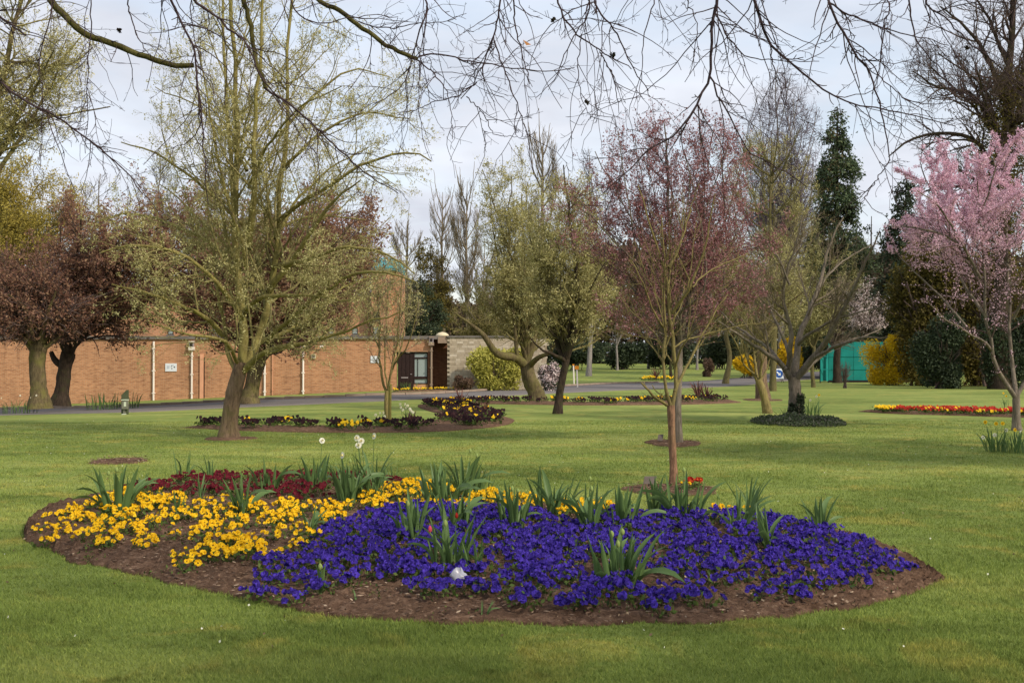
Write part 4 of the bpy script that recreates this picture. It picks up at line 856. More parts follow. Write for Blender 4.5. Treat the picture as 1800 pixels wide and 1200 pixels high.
bgtree(1372, 100, 108, 84, 520, 'tall birch with a rounded haze of fine lavender-brown twigs', (M['twig_pale'], M['twig_birch'], M['leaf_bud']), 106, (420, 3600, 8000), None, (25, 65), .0, .017, 24, zlo=-.1, name='birch_tree')
bgtree(1358, 58, 215, 88, 585, 'tall slender budding tree with an upright olive stem between the plum and the conifer', BO, 107, (210, 1600, 1500), dict(n=11000, size=(.05, .10), spread=.06, up=.3), (20, 50), .15, .009, 12, zlo=-.6, fast=True)
bgtree(1275, 75, 240, 60, 590, 'budding tree filling the gap right of the purple plum crown', BO, 108, (140, 1200, 0), dict(n=8000, size=(.07, .13), spread=.09, up=.3), (20, 55), .1, .012, 10, zlo=-.6)
bgtree(1035, 95, 258, 52, 580, 'grey bare tree just left of the purple plum crown', BP, 109, (140, 1100, 1200), None, (20, 55), .08, .016, 9)
bgtree(757, 108, 420, 42, 600, 'rounded dense brown-green tree behind the building corner', (M['bark_dark'], M['leaf_brown'], M['leaf_hedge']), 110, (120, 900, 0), dict(n=16000, size=(.14, .3), spread=.28), (30, 70), .05, .02, 10, zlo=-.6)
bgtree(737, 74, 492, 52, 612, 'dark evergreen tree behind the roof right of the stair tower', (M['bark_dark'], M['bark_dark'], M['leaf_dark']), 111, (90, 500, 0), dict(n=13000, size=(.1, .2), spread=.2), (30, 70), .05, .02, 10, zlo=-.8)
bgtree(640, 100, 400, 60, 600, 'bare brown tree behind the teal tower roof', BR, 112, (120, 1000, 0), None, (20, 55), .06, .02, 9)
bgtree(850, 95, 470, 70, 625, 'olive-brown tree behind the crooked budding tree', (M['bark_grey'], M['twig_olive'], M['leaf_olive']), 113, (120, 900, 0), dict(n=9000, size=(.1, .2), spread=.2), (25, 60), .05, .018, 10, zlo=-.7)
bgtree(1430, 66, 370, 95, 630, 'olive budding tree close behind the bare spreading tree', BO, 114, (170, 1300, 0), dict(n=9000, size=(.06, .12), spread=.1), (25, 60), .06, .012, 10, zlo=-.7)
bgtree(1522, 84, 478, 48, 600, 'pale pink blossoming tree above the teal hoarding', (M['bark_dark'], M['twig_dark'], M['blossom_white']), 115, (90, 700, 0), dict(n=3500, size=(.08, .15), spread=.1), (25, 60), .05, .014, 9, zlo=-.3)
bgtree(1472, 78, 560, 28, 625, 'dark-trunked small tree standing against the teal hoarding', (M['bark_dark'], M['twig_dark'], M['leaf_olive']), 116, (60, 350, 0), None, (25, 60), .06, .012, 8, trunk_r=.3)
bgtree(275, 88, 262, 75, 560, 'bare tree behind the building seen between the purple crowns', BR, 117, (140, 1200, 600), None, (20, 55), .08, .014, 9)
bgtree(170, 95, 300, 70, 560, 'bare tree behind the golden-green tree, left of the gap of sky', BR, 118, (120, 900, 0), None, (20, 55), .08, .016, 9)
bgtree(570, 86, 300, 85, 560, 'bare grey-brown tree behind the right of the large budding tree', BR, 119, (140, 1200, 500), None, (20, 55), .08, .014, 9)
bgtree(1180, 88, 430, 95, 640, 'dark bare tree across the far lawn behind the two front trunks', (M['bark_dark'], M['twig_dark'], M['leaf_dark']), 120, (150, 1300, 800), None, (25, 65), .04, .016, 10, zlo=-.8)
# copies of a plain bare tree for the far side of the lawn
src = bgtree(1085, 118, 452, 62, 632, 'far bare tree behind the signposts, with a pale trunk', (M['twig_pale'], M['twig_olive'], M['leaf_olive']), 121, (120, 1000, 0), dict(n=5000, size=(.12, .24), spread=.18), (25, 60), .05, .02, 10, zlo=-.7, group='bare trees across the far lawn')
kids = children_of(src)
for px, D, s, rz, lab in [(1010, 125, (1.1, 1.1, 1.15), 1.0, 'far bare tree seen between the two budding trees'), (1140, 126, (1.1, 1.1, 1.3), 2.2, 'far bare tree just left of the young front tree'),
                          (1225, 120, (1, 1, 1.1), 3.1, 'far bare tree left of the round clipped brown bush'), (1262, 132, (1.2, 1.2, 1.3), 4.0, 'far bare tree behind the round clipped brown bush'),
                          (1320, 124, (1.1, 1.1, 1.0), 5.0, 'far bare tree above the left end of the yellow shrub'), (1400, 118, (1, 1, .95), 0.6, 'far bare tree above the right end of the yellow shrub'),
                          (930, 120, (1.1, 1.1, 1.2), 1.7, 'far bare tree hidden behind the crooked budding tree'), (1480, 128, (1.1, 1.1, 1.2), 2.9, 'far bare tree behind the foot of the tall conifer'),
                          (890, 130, (1, 1, 1.25), 3.7, 'far bare tree above the end of the stone wall')]:
    copy_thing(src, place(px, D), rz, s, lab, kids)
# conifers
def conifer(px, D, top, halfw, label, mats, seed, n=150, nl=16000, droop=-.22, brown=0.0):
    x, y, z = place(px, D); zt = float(PT(px, top, D)[2]); h_ = zt - z; hw_ = halfw * D / F; rg = np.random.default_rng(seed)
    T_ = thing('conifer_tree', label, 'tree', (x, y, z)); P, R = smooth_poly([(x, y, z - .2), (x, y, z + h_ * .5), (x + .1, y, zt)], [h_ * .018, h_ * .01, .03], 10)
    V, Q = tubes(P, R, 8); mobj('trunk', V, Q, M['bark_dark'], T_, True); Ls, Rs = [], []
    for i in range(n):
        f = 1 - rg.random() ** 0.75 * .93; zz = z + h_ * f; ln = hw_ * (1 - f) ** .72 * rg.uniform(.65, 1.15) * (1 + .3 * math.sin(f * 21 + seed)) + .25; a = rg.uniform(0, 6.28)
        st = np.array([x, y, zz]); q = np.array([math.cos(a), math.sin(a), 0.]); Ls.append([st, st + q * ln * .5 + [0, 0, .10 * ln], st + q * ln * .85 + [0, 0, -.05 * ln], st + q * ln + [0, 0, droop * ln - .2]]); Rs.append([.06, .05, .03, .02])
    Ls = np.array(Ls); V, Q = tubes(Ls, np.array(Rs), 4); tag(mobj('branches', V, Q, mats[0], T_), kind='stuff')
    P1, R1 = grow(rg, Ls, np.array(Rs), n * 9, (h_ * .015, h_ * .05), (20, 60), 4, .6, .012, droop * 1.2, .12)
    V, Q = tubes(P1, R1, 3); tag(mobj('twigs', V, Q, mats[0], T_), kind='stuff')
    V, Q = scatter(rg, P1, nl, (.16, .38), .13, up=-.9, wl=.5); tag(mobj('foliage', V, Q, mats[1], T_), kind='stuff')
    if brown: V, Q = scatter(rg, P1[P1[:, 0, 0] < x], int(nl * brown), (.16, .3), .1, up=-.8); tag(mobj('dead_foliage', V, Q, M['leaf_conifer_brown'], T_), kind='stuff')
conifer(1472, 92, 188, 72, 'tall shaggy dark green conifer standing against the open sky', (M['bark_dark'], M['leaf_conifer']), 130, 260, 34000, brown=.2)
conifer(1592, 86, 308, 66, 'broad dark conifer behind the left side of the pink cherry', (M['bark_dark'], M['leaf_dark']), 131, 190, 20000)
conifer(1531, 96, 380, 24, 'small pointed dark conifer between the tall conifer and the broad one', (M['bark_dark'], M['leaf_dark']), 132, 70, 4000)
conifer(1650, 96, 300, 60, 'dark conifer hidden behind the pink blossom', (M['bark_dark'], M['leaf_dark']), 133, 130, 10000)

# ------------------------------------------------------------------ shrubs
def shrub(px, py, hpx, halfw, label, mat, seed, n=6000, size=(.05, .1), depth=.8, cat='shrub', name='shrub', D=None, stemmat=None, lumps=9, group=None, up=.2, extra=None, shape='dome', leafname='foliage'):
    """px, py: foot of the shrub; hpx height and halfw half width in pixels"""
    rg = np.random.default_rng(seed); b_ = G(px, py) if D is None else np.array(place(px, D)); D_ = b_[1]; s_ = D_ / F; H_ = hpx * s_; W2 = halfw * s_
    T_ = thing(name, label, cat, b_, 0, group); st = []
    for i in range(14):
        a = rg.uniform(0, 6.28); r_ = W2 * rg.uniform(.3, .85); e_ = b_ + [math.cos(a) * r_, math.sin(a) * r_ * depth, H_ * rg.uniform(.5, .9)]
        st.append([b_ + rg.normal(size=3) * [.12 * W2, .12 * W2, 0], b_ + (e_ - b_) * [.35, .35, .6], e_])
    n = int(n * 1.7); st = np.array(st); sr = np.tile([.03, .022, .01], (14, 1)) * max(.4, H_ / 2.5); V, Q = tubes(st, sr, 4); tag(mobj('stems', V, Q, stemmat or M['twig_dark'], T_), kind='stuff')
    P1, R1 = grow(rg, st, sr, 160, (H_ * .15, H_ * .45), (20, 60), 4, .6, .006, .05, .1, env=(b_ + [0, 0, H_ * .5], np.array([W2, W2 * depth, H_ * .55]))); V, Q = tubes(P1, R1, 3); tag(mobj('twigs', V, Q, stemmat or M['twig_dark'], T_), kind='stuff')
    pos = []
    for i in range(lumps):
        a = rg.uniform(0, 6.28); r_ = rg.uniform(.1, .62); lz = rg.uniform(.25, .72) if shape == 'dome' else rg.uniform(.12, .85)
        c_ = b_ + [math.cos(a) * r_ * W2, math.sin(a) * r_ * W2 * depth, lz * H_]; lr = np.array([W2, W2 * depth, H_]) * rg.uniform(.26, .42) * [1, 1, .75]
        q = rg.normal(size=(n // lumps, 3)); q /= np.linalg.norm(q, axis=1, keepdims=True); q *= (rg.random(len(q)) ** .45)[:, None]
        pos.append(c_ + q * lr)
    pos = np.concatenate(pos); pos = pos[pos[:, 2] > b_[2] + .01]; V, Q = leaves_at(rg, pos, size, up, .7, True)
    tag(mobj(leafname, V, Q, mat, T_), kind='stuff')
    if extra:
        m2, k2, sz2 = extra; sel = pos[(pos[:, 2] > b_[2] + .3 * H_) | (rg.random(len(pos)) < .3)]; sel = sel[rg.integers(0, len(sel), k2)] + rg.normal(size=(k2, 3)) * .02 - [0, .1, 0]; V, Q = leaves_at(rg, sel, sz2, .3, .9, True); tag(mobj('blossom', V, Q, m2, T_), kind='stuff')
    return T_
shrub(868, 683, 72, 62, 'bright lime-yellow shrub spreading against the pale stone wall', M['leaf_lime'], 201, 9000, (.09, .2), .45, lumps=14, shape='tall', D=58.6)
shrub(821, 684, 30, 28, 'low rounded brown twiggy shrub at the foot of the stone wall', M['leaf_shrub'], 202, 3500, (.05, .11), .7, up=1.5, D=58.4)
shrub(966, 682, 54, 26, 'evergreen bush covered in blush-white flowers beside the stone wall', M['leaf_dark'], 203, 3500, (.08, .16), .8, extra=(M['blossom_white'], 4200, (.07, .12)), shape='tall', D=58.3)
shrub(1245, 662, 29, 13, 'small round clipped brown bush alone on the far lawn', M['leaf_shrub'], 204, 3000, (.08, .16), 1, shape='tall', lumps=10)
shrub(1315, 660, 46, 38, 'golden yellow forsythia left behind the bare spreading tree', M['blossom_yellow'], 205, 6500, (.1, .2), .7, D=90, lumps=10)
shrub(1388, 658, 66, 36, 'golden yellow forsythia right behind the forks of the bare spreading tree', M['blossom_yellow'], 206, 7500, (.1, .2), .7, D=90, lumps=12, shape='tall')
shrub(1566, 676, 90, 56, 'tall arching yellow forsythia in front of the teal hoarding', M['blossom_yellow'], 207, 12000, (.07, .15), .8, D=71.5, lumps=16, shape='tall', up=.8)
shrub(1625, 682, 250, 78, 'very tall olive-brown hedge tree behind the pink cherry blossom', M['leaf_hedge'], 208, 22000, (.12, .26), .5, D=70, lumps=26, shape='tall')
shrub(1720, 684, 235, 86, 'tall brownish evergreen hedge mass behind the cherry trunks', M['leaf_hedge'], 209, 22000, (.12, .26), .5, D=69, lumps=26, shape='tall')
shrub(1655, 688, 125, 62, 'dark green yew-like bush in the shade right of the forsythia', M['leaf_dark'], 210, 12000, (.10, .2), .5, D=63, lumps=18, shape='tall')
shrub(1770, 690, 125, 80, 'dark shaded bush at the right edge behind the cherry', M['leaf_dark'], 211, 12000, (.10, .2), .5, D=62, lumps=18, shape='tall')
shrub(1830, 700, 220, 80, 'tall dark hedge running out of the frame at the right edge', M['leaf_hedge'], 212, 10000, (.1, .2), .6, D=64, lumps=16, shape='tall')
shrub(1485, 684, 52, 14, 'thin leafless young shrub on the grass before the teal hoarding', M['leaf_brown'], 213, 60, (.04, .07), .8, D=64, lumps=4)
for px, D, hpx, hw_, lab in [(1010, 118, 52, 60, 'dark green bush across the far lawn left of the orange-topped posts'), (1090, 122, 50, 62, 'dark green bush across the far lawn right of the orange-topped posts'), (1180, 124, 56, 62, 'dark green bush on the far lawn behind the young front tree'),
                             (1265, 126, 60, 60, 'dark green bush on the far lawn behind the clipped brown bush'), (1345, 122, 52, 60, 'dark green bush on the far side between the two forsythias'), (1430, 120, 50, 48, 'dark green bush far behind, left of the teal hoarding'), (930, 118, 50, 60, 'dark green bush behind the end of the stone wall')]:
    shrub(px, 640, hpx, hw_, lab, M['leaf_dark'], int(px), 3600, (.2, .4), .6, D=D, lumps=12)
# ground cover round the bare tree and at its foot
rg = np.random.default_rng(40); c_ = G(1402, 744); n = 9000; a = rg.uniform(0, 6.28, n); r_ = np.sqrt(rg.random(n)); x = c_[0] + r_ * np.cos(a) * 1.12; y = c_[1] + r_ * np.sin(a) * 1.7
h_ = .17 * np.sqrt(np.clip(1 - r_ ** 2, 0, 1)) * rg.random(n) + .02; V, Q = leaves_at(rg, np.stack([x, y, gz(x, y) + h_ * (1 + .5 * np.sin(x * 6) * np.sin(y * 3))], 1), (.03, .07), .5, .7)
o = mobj('ground_cover', V, Q, M['leaf_cover']); tag(o, 'round patch of dark purplish ground cover under the bare tree', 'ground cover', kind='stuff')
n = 1300; zz = rg.uniform(0, 1, n) ** 1.5; a = rg.uniform(3.4, 6.4, n); s_ = 29.4 / F; c1 = PT(1400, 735, 29.4); V, Q = leaves_at(rg, np.stack([c1[0] + np.cos(a) * .17 + rg.normal(size=n) * .02 + .03, c1[1] + .2 + np.sin(a) * .18, c1[2] + zz * .62 * (1 - .4 * (np.cos(a) < 0))], 1), (.04, .08), 0, .8)
par_ = [q for q in COL.objects if q.get('label', '').startswith('bare grey-brown tree with wide')][0]
tag(mobj('ivy', V, Q, M['leaf_dark'], par_), kind='stuff')
# far wood closing the view
rg = np.random.default_rng(41); n = 120000; x = rg.uniform(-110, 110, n); y = rg.uniform(165, 185, n); hh = (10.5 + 5.5 * sst(6, 22, x) + 1.6 * np.sin(x * .13) + 1.5 * np.sin(x * .41 + 1) + rg.normal(size=n) * .8) * rg.random(n) ** .7
V, Q = leaves_at(rg, np.stack([x, y, gz(x, y) + hh], 1), (.5, 1.3), .3, .6, True); o = mobj('far_wood', V, Q, M['leaf_brown']); tag(o, 'distant brown-green wood closing the view behind the far lawn', 'wood', kind='stuff')
n = 30000; x = rg.uniform(-150, 150, n); y = rg.uniform(160, 164, n); hh = (3.6 + 1.2 * np.sin(x * .3)) * rg.random(n); V, Q = leaves_at(rg, np.stack([x, y, gz(x, y) + hh], 1), (.4, .9), .3, .7, True)
o = mobj('far_hedge', V, Q, M['leaf_dark']); tag(o, 'dark distant hedge along the foot of the far wood', 'hedge', kind='stuff')

# ------------------------------------------------------------------ overhanging beech: its trunk stands behind and left of the viewpoint
hub = np.array([-3.2, -3.0, 5.6]); OB = []
def ob(pts, D, r0, r1, start=None, dz=0.0):
    w3 = [PT(p[0], p[1], D + (p[2] if len(p) > 2 else 0)) for p in pts]
    s_ = D / F; OB.append((w3, r0 * s_, r1 * s_, start))
H0 = 'hub'
ob([(60, -60), (80, -12), (110, 22), (150, 60), (200, 78), (258, 100), (300, 114), (340, 115)], 8, 6.5, 4.5, H0)
ob([(520, -40), (560, 0), (600, 22), (640, 52), (690, 86), (735, 104)], 7.5, 4.5, 3.6, H0)
ob([(425, -50), (428, 0), (438, 30), (443, 70), (452, 110), (466, 155)], 7.5, 4.6, 3.4, H0)
ob([(466, 155), (505, 180), (545, 215), (600, 268), (650, 310), (700, 340)], 7.5, 2.2, .8)
ob([(320, -60), (340, 0), (370, 20), (402, 52), (436, 80), (460, 140), (500, 180), (540, 230)], 7, 2.6, .9, H0)
ob([(-60, 110), (0, 145), (50, 182), (100, 205), (160, 250), (220, 300), (250, 340)], 7, 2.4, .9, H0)
ob([(-60, 10), (0, 30), (28, 50), (46, 62)], 7, 2.6, 1.4, H0)
ob([(290, -60), (302, 0), (322, 50), (342, 85), (345, 120), (352, 180), (356, 240), (362, 320), (366, 360)], 7, 2.4, .8, H0)
ob([(345, 120), (350, 200), (352, 220), (330, 250), (300, 262)], 7, 1.6, .6)
ob([(735, 100), (770, 96), (830, 108), (880, 117), (960, 126), (1010, 119)], 7.4, 1.6, .7)
ob([(735, 106), (760, 128), (782, 155), (792, 190), (795, 245)], 7.4, 1.4, .6)
ob([(740, -40), (750, 10), (738, 50), (726, 95), (715, 135), (690, 165), (655, 185)], 6.8, 1.8, .7, H0)
ob([(885, -50), (878, 10), (868, 60), (852, 105), (830, 150), (810, 174)], 6.6, 1.9, .8, H0)
ob([(868, 70), (882, 110), (900, 160), (918, 205), (928, 240), (936, 290), (950, 330)], 6.6, 1.4, .6)
ob([(838, 145), (800, 170), (760, 180), (720, 200)], 6.6, 1.2, .6)
ob([(820, 170), (850, 200), (870, 235), (910, 240)], 6.6, 1.1, .5)
ob([(900, -40), (903, 20), (912, 70), (922, 115), (931, 148)], 6.4, 1.6, .8, H0)
ob([(970, -50), (985, 15), (1005, 50), (1040, 80), (1080, 105), (1110, 122)], 6.6, 2, .8, H0)
ob([(1030, -40), (1035, 20), (1012, 60), (990, 100), (975, 140), (942, 172)], 6.4, 1.4, .6, H0)
ob([(1022, 60), (1016, 120), (1022, 170), (1038, 208)], 6.4, 1.1, .5)
ob([(1055, 92), (1075, 130), (1085, 170), (1088, 200)], 6.6, 1.2, .5)
ob([(1040, -50), (1050, 10), (1085, 60), (1110, 115), (1140, 160)], 6.8, 2, .8, H0)
ob([(1262, -60), (1258, 10), (1252, 60), (1247, 135), (1232, 170), (1212, 208), (1180, 240), (1140, 262), (1115, 290), (1060, 340)], 6.2, 3, .9, H0)
ob([(1248, 135), (1262, 165), (1280, 200), (1300, 240), (1320, 270), (1380, 300), (1420, 330)], 6.2, 1.8, .7)
ob([(1255, 20), (1275, 60), (1300, 90), (1320, 100), (1380, 108), (1440, 108)], 6.2, 1.6, .6)
ob([(1318, -60), (1325, 0), (1340, 45), (1354, 82), (1372, 95), (1402, 122), (1440, 152), (1470, 172), (1530, 188), (1600, 202), (1680, 222)], 6.4, 3, .8, H0)
ob([(1354, 82), (1362, 130), (1378, 180), (1385, 240)], 6.4, 1.2, .5)
ob([(1445, -60), (1455, 0), (1480, 50), (1500, 90), (1528, 130), (1545, 180), (1560, 250), (1564, 282)], 6, 2.6, .9, H0)
ob([(1455, 4), (1482, 20), (1520, 35), (1560, 52), (1620, 66), (1668, 80)], 6, 1.8, .7)
ob([(1564, 280), (1545, 310), (1525, 340), (1510, 370)], 6, 1.2, .5)
ob([(1500, 90), (1530, 110), (1560, 150), (1600, 180), (1640, 200)], 6, 1.3, .6)
ob([(1555, -50), (1562, 10), (1552, 60), (1546, 110), (1540, 150)], 6.2, 1.5, .6, H0)
ob([(1590, -50), (1600, 10), (1604, 50), (1625, 90), (1660, 130), (1690, 200)], 6.6, 1.8, .7, H0)
ob([(1620, -50), (1632, 10), (1660, 30), (1700, 70), (1760, 120), (1810, 160)], 6.6, 1.9, .7, H0)
ob([(150, -50), (160, 10), (158, 80), (152, 140), (155, 200), (150, 270)], 7, 1.3, .6, H0)
ob([(100, -50), (90, 30), (70, 100), (75, 170), (72, 240), (70, 300)], 7.4, 1.3, .6, H0)
ob([(220, -40), (225, 10), (240, 60), (262, 96)], 7, 1.6, .7, H0)
ob([(500, -40), (520, 20), (560, 40), (600, 34), (650, 26), (700, 30)], 7.2, 1.5, .6, H0)
ob([(630, 38), (680, 50), (730, 42), (780, 38), (820, 24)], 7.4, 1.2, .5)
ob([(1150, -50), (1145, 20), (1130, 70), (1128, 130), (1122, 180)], 6.4, 1.3, .5, H0)
ob([(1200, -50), (1210, 10), (1225, 40), (1222, 90), (1212, 130)], 6.4, 1.2, .5, H0)
T_ = thing('beech_tree', 'beech with mossy limbs and bare hanging twigs spreading across the top of the view', 'tree', (-3.6, -3.4, 0))
P, R = smooth_poly([(-3.6, -3.4, -.2), (-3.5, -3.3, 1.5), (-3.4, -3.2, 3.6), (-3.2, -3.0, 5.8), (-3.0, -2.6, 8.5)], [.34, .27, .24, .2, .1], 16); V, Q = tubes(P, R, 14); mobj('trunk', V, Q, M['limb_moss'], T_, True)
rg = np.random.default_rng(50); LP, LR = [], []
for w3, r0, r1, st in OB:
    rad = np.linspace(r0, r1, len(w3)); vis, vr = smooth_poly(w3, rad, 22); ln = np.linalg.norm(vis[-1] - vis[0]); vis[1:-1] += rg.normal(size=(20, 3)) * .004
    if st:
        a = w3[0]; h0 = hub + rg.normal(size=3) * .05; d = a - h0; far = np.linalg.norm(d); m1 = h0 + d * .3 + [0, 0, .45]; m2 = h0 + d * .72 + [0, 0, .5]
        pre, pr = smooth_poly([h0, m1, m2, a], [max(r0 * 2.2, .02), max(r0 * 1.8, .015), r0 * 1.2, r0], 14); P1 = np.vstack([pre[:-1], vis]); R1 = np.concatenate([pr[:-1], vr])
    else: P1, R1 = vis, vr
    V, Q = tubes(P1, R1, 8 if r0 > .008 else 5); mobj('branch', V, Q, M['limb_moss'] if r0 > .012 else M['twig_purple'], T_, True); LP.append(vis); LR.append(np.minimum(vr, .006))
for i in range(16):   # limbs that run over and to the right of the viewpoint, above the frame, and dapple the near lawn
    tg = np.array([rg.uniform(1, 11), rg.uniform(-5, 4.5), rg.uniform(5.6, 9)]); d = tg - hub; sd2 = rg.normal(size=3) * .4
    P1, R1 = smooth_poly([hub, hub + d * .35 + [0, 0, .9] + sd2, hub + d * .7 + [0, 0, .8], tg], [.06, .045, .03, .01], 16); V, Q = tubes(P1, R1, 6); mobj('branch', V, Q, M['limb_moss'], T_, True)
    A1, B1 = grow(rg, P1[None], R1[None], 26, (.8, 2.2), (25, 70), 6, .5, .008, .02, .16, t0=.1); A2, B2 = grow(rg, A1, B1, 150, (.3, 1.0), (25, 65), 5, .6, .005, -.02, .16)
    V, Q = join([tubes(A1, B1, 3), tubes(A2, B2, 3)]); tag(mobj('twigs', V, Q, M['twig_purple'], T_), kind='stuff')
LP, LR = np.array(LP), np.array(LR)
P1, R1 = grow(rg, LP, LR, 330, (.2, .75), (25, 65), 9, .6, .0022, -.05, .17, t0=.0, tip=.5); P2, R2 = grow(rg, np.concatenate([P1, LP[:, ::2][:, :9]]), np.concatenate([R1, LR[:, ::2][:, :9]]), 950, (.06, .26), (25, 60), 6, .7, .0017, .03, .14, t0=.0, tip=.6)
P3, R3 = grow(rg, P2, R2, 1900, (.02, .055), (30, 60), 3, .9, .0015, .12, .1, t0=.1, tip=.8)
V, Q = join([tubes(P1, R1, 4), tubes(P2, R2, 3), tubes(P3, R3, 3)]); tag(mobj('twigs', V, Q, M['twig_purple'], T_), kind='stuff')
for px, py, D in ((973, 36, 6.6), (1032, 179, 6.5), (1078, 96, 6.6), (1700, 85, 6.4), (210, 54, 7.2)):   # beech husks hanging on the twigs
    c_ = PT(px, py, D); th = rg.uniform(0, 6.28, 40); ph = np.arccos(rg.uniform(-1, 1, 40)); V, Q = leaves_at(rg, c_ + .008 * np.stack([np.sin(ph) * np.cos(th), np.sin(ph) * np.sin(th), np.cos(ph)], 1), (.01, .018), 0, .9); mobj('husk', V, Q, M['bark_dark'], T_)
V = np.array([PT(919, 70, 6.6), PT(926, 74, 6.62), PT(934, 79, 6.6), PT(925, 80, 6.58)]); mobj('leaf', V, np.array([(0, 1, 2, 3)]), M['leather'], T_)

# two trees just beyond the right edge of the frame, casting the soft shade bands on the lawn
bgt = bgtree
def offtree(x, y, top, hw, zb, label, seed):
    env = (np.array([x, y, (top + zb) / 2]), np.array([hw, hw, (top - zb) / 2])); rg = np.random.default_rng(seed)
    L_ = auto_limbs(rg, np.array([x, y, zb]), env, 10, .09, .02, zlo=-.4)
    return tree(label, (x, y, 0), [(x, y, 0), (x + .1, y, zb * .5), (x, y, zb), (x, y, zb + 1)], [.24, .2, .18, .12], L_, env, [dict(n=150, L=(1, 2.5), ang=(25, 60), k=4, rr=.5, rmin=.01, up=.06), dict(n=900, L=(.5, 1.3), ang=(25, 60), k=3, rr=.55, rmin=.008, up=.05)], dict(n=14000, size=(.08, .18), spread=.16), (M['bark_brown'], M['twig_olive'], M['leaf_bud']), seed)
offtree(14.5, 13.5, 12.5, 3.8, 4.0, 'leafing tree standing beyond the right edge of the lawn, shading it', 301)
offtree(9.0, -2.5, 10.5, 3.2, 3.5, 'leafing tree standing behind the viewpoint to the right, shading the near lawn', 302)
# ------------------------------------------------------------------ flower meshes
def petal(a, r_len, wid, nseg, lift, ruf, rg):
    """a fan petal in the XY plane pointing along angle a; returns verts and quads"""
    V = []; 
    for i, f in enumerate(np.linspace(0.06, 1, nseg)):
        wd = wid * math.sin(min(1, f * 1.05) ** .8 * 2.3) * .5 + .002
        for s_ in (-1, 0, 1):
            V.append((f * r_len, s_ * wd, lift * f * f + (ruf * rg.normal() if f > .5 else 0) + (0.0015 if s_ == 0 else 0)))
    V = np.array(V); c_, s = math.cos(a), math.sin(a); V = np.stack([V[:, 0] * c_ - V[:, 1] * s, V[:, 0] * s + V[:, 1] * c_, V[:, 2]], 1)
    Q = [(i * 3 + j, i * 3 + j + 1, i * 3 + j + 4, i * 3 + j + 3) for i in range(nseg - 1) for j in range(2)]
    return V, np.array(Q)
def pansy_flower(name, pm, em, rg, r_=.028):
    parts = []; 
    for a, l_, w_, dz in ((math.pi * .30, 1.0, 1.25, -.003), (math.pi * .70, 1.0, 1.25, -.003), (math.pi * .02, .95, 1.1, 0), (math.pi * .98, .95, 1.1, 0), (-math.pi / 2, 1.0, 1.5, .002)):
        V, Q = petal(a, r_ * l_, r_ * w_, 4, .008, .0055, rg); V[:, 2] += dz; parts.append((V, Q))
    nq = sum(len(q) for _, q in parts); th = np.arange(5) * 2 * math.pi / 5
    parts.append((np.vstack([[0, 0, .007], np.stack([.006 * np.cos(th), .006 * np.sin(th), np.full(5, .005)], 1)]), np.array([(0, 1 + i, 1 + (i + 1) % 5, 1 + (i + 1) % 5) for i in range(5)])))
    V, Q = join(parts[:-1]); n = len(V); Ve, Qe = parts[-1]; tri = Qe[:, :3] + n
    return mdata(name, np.vstack([V, Ve]), [Q[0], tri], [pm, em], matidx=[0] * nq + [1] * 5)
def leaf_tuft(name, rg, n=26, r_=.10, h=.09, mat=None):
    a = rg.uniform(0, 6.28, n); rr_ = r_ * np.sqrt(rg.random(n)); pos = np.stack([rr_ * np.cos(a), rr_ * np.sin(a), rg.uniform(.005, h, n) * (1 - .5 * rr_ / r_)], 1)
    V, Q = leaves_at(rg, pos, (.022, .05), .35, .55); st = np.zeros((6, 3, 3)); an = rg.uniform(0, 6.28, 6)
    for i in range(3): st[:, i] = np.stack([np.cos(an) * .02 * i * 1.6, np.sin(an) * .02 * i * 1.6, np.full(6, -.01 + .045 * i)], 1)
    V2, Q2 = tubes(st, np.full((6, 3), .0018), 3); V, Q = join([(V, Q), (V2, Q2)]); return mdata(name, V, Q, mat or M['pansy_leaf'])
rg = np.random.default_rng(60)
FM = {c: [pansy_flower('flower', M['petal_' + c], M[e], rg, r_) for _ in range(5)] for c, e, r_ in (('blue', 'eye_pale', .025), ('yellow', 'eye_dark', .0235), ('wine', 'eye_dark', .025), ('black', 'eye_dark', .03), ('red', 'eye_yellow', .03))}
FM['yellow'] += [pansy_flower('flower', M['petal_yellow'], M['eye_yellow'], rg, .022) for _ in range(4)]; FM['blue'] += [pansy_flower('flower', M['petal_blue'], M['eye_yellow'], rg, .021) for _ in range(0)]
TM = [leaf_tuft('pansy_plant', rg, 40, .115, .105) for _ in range(6)]

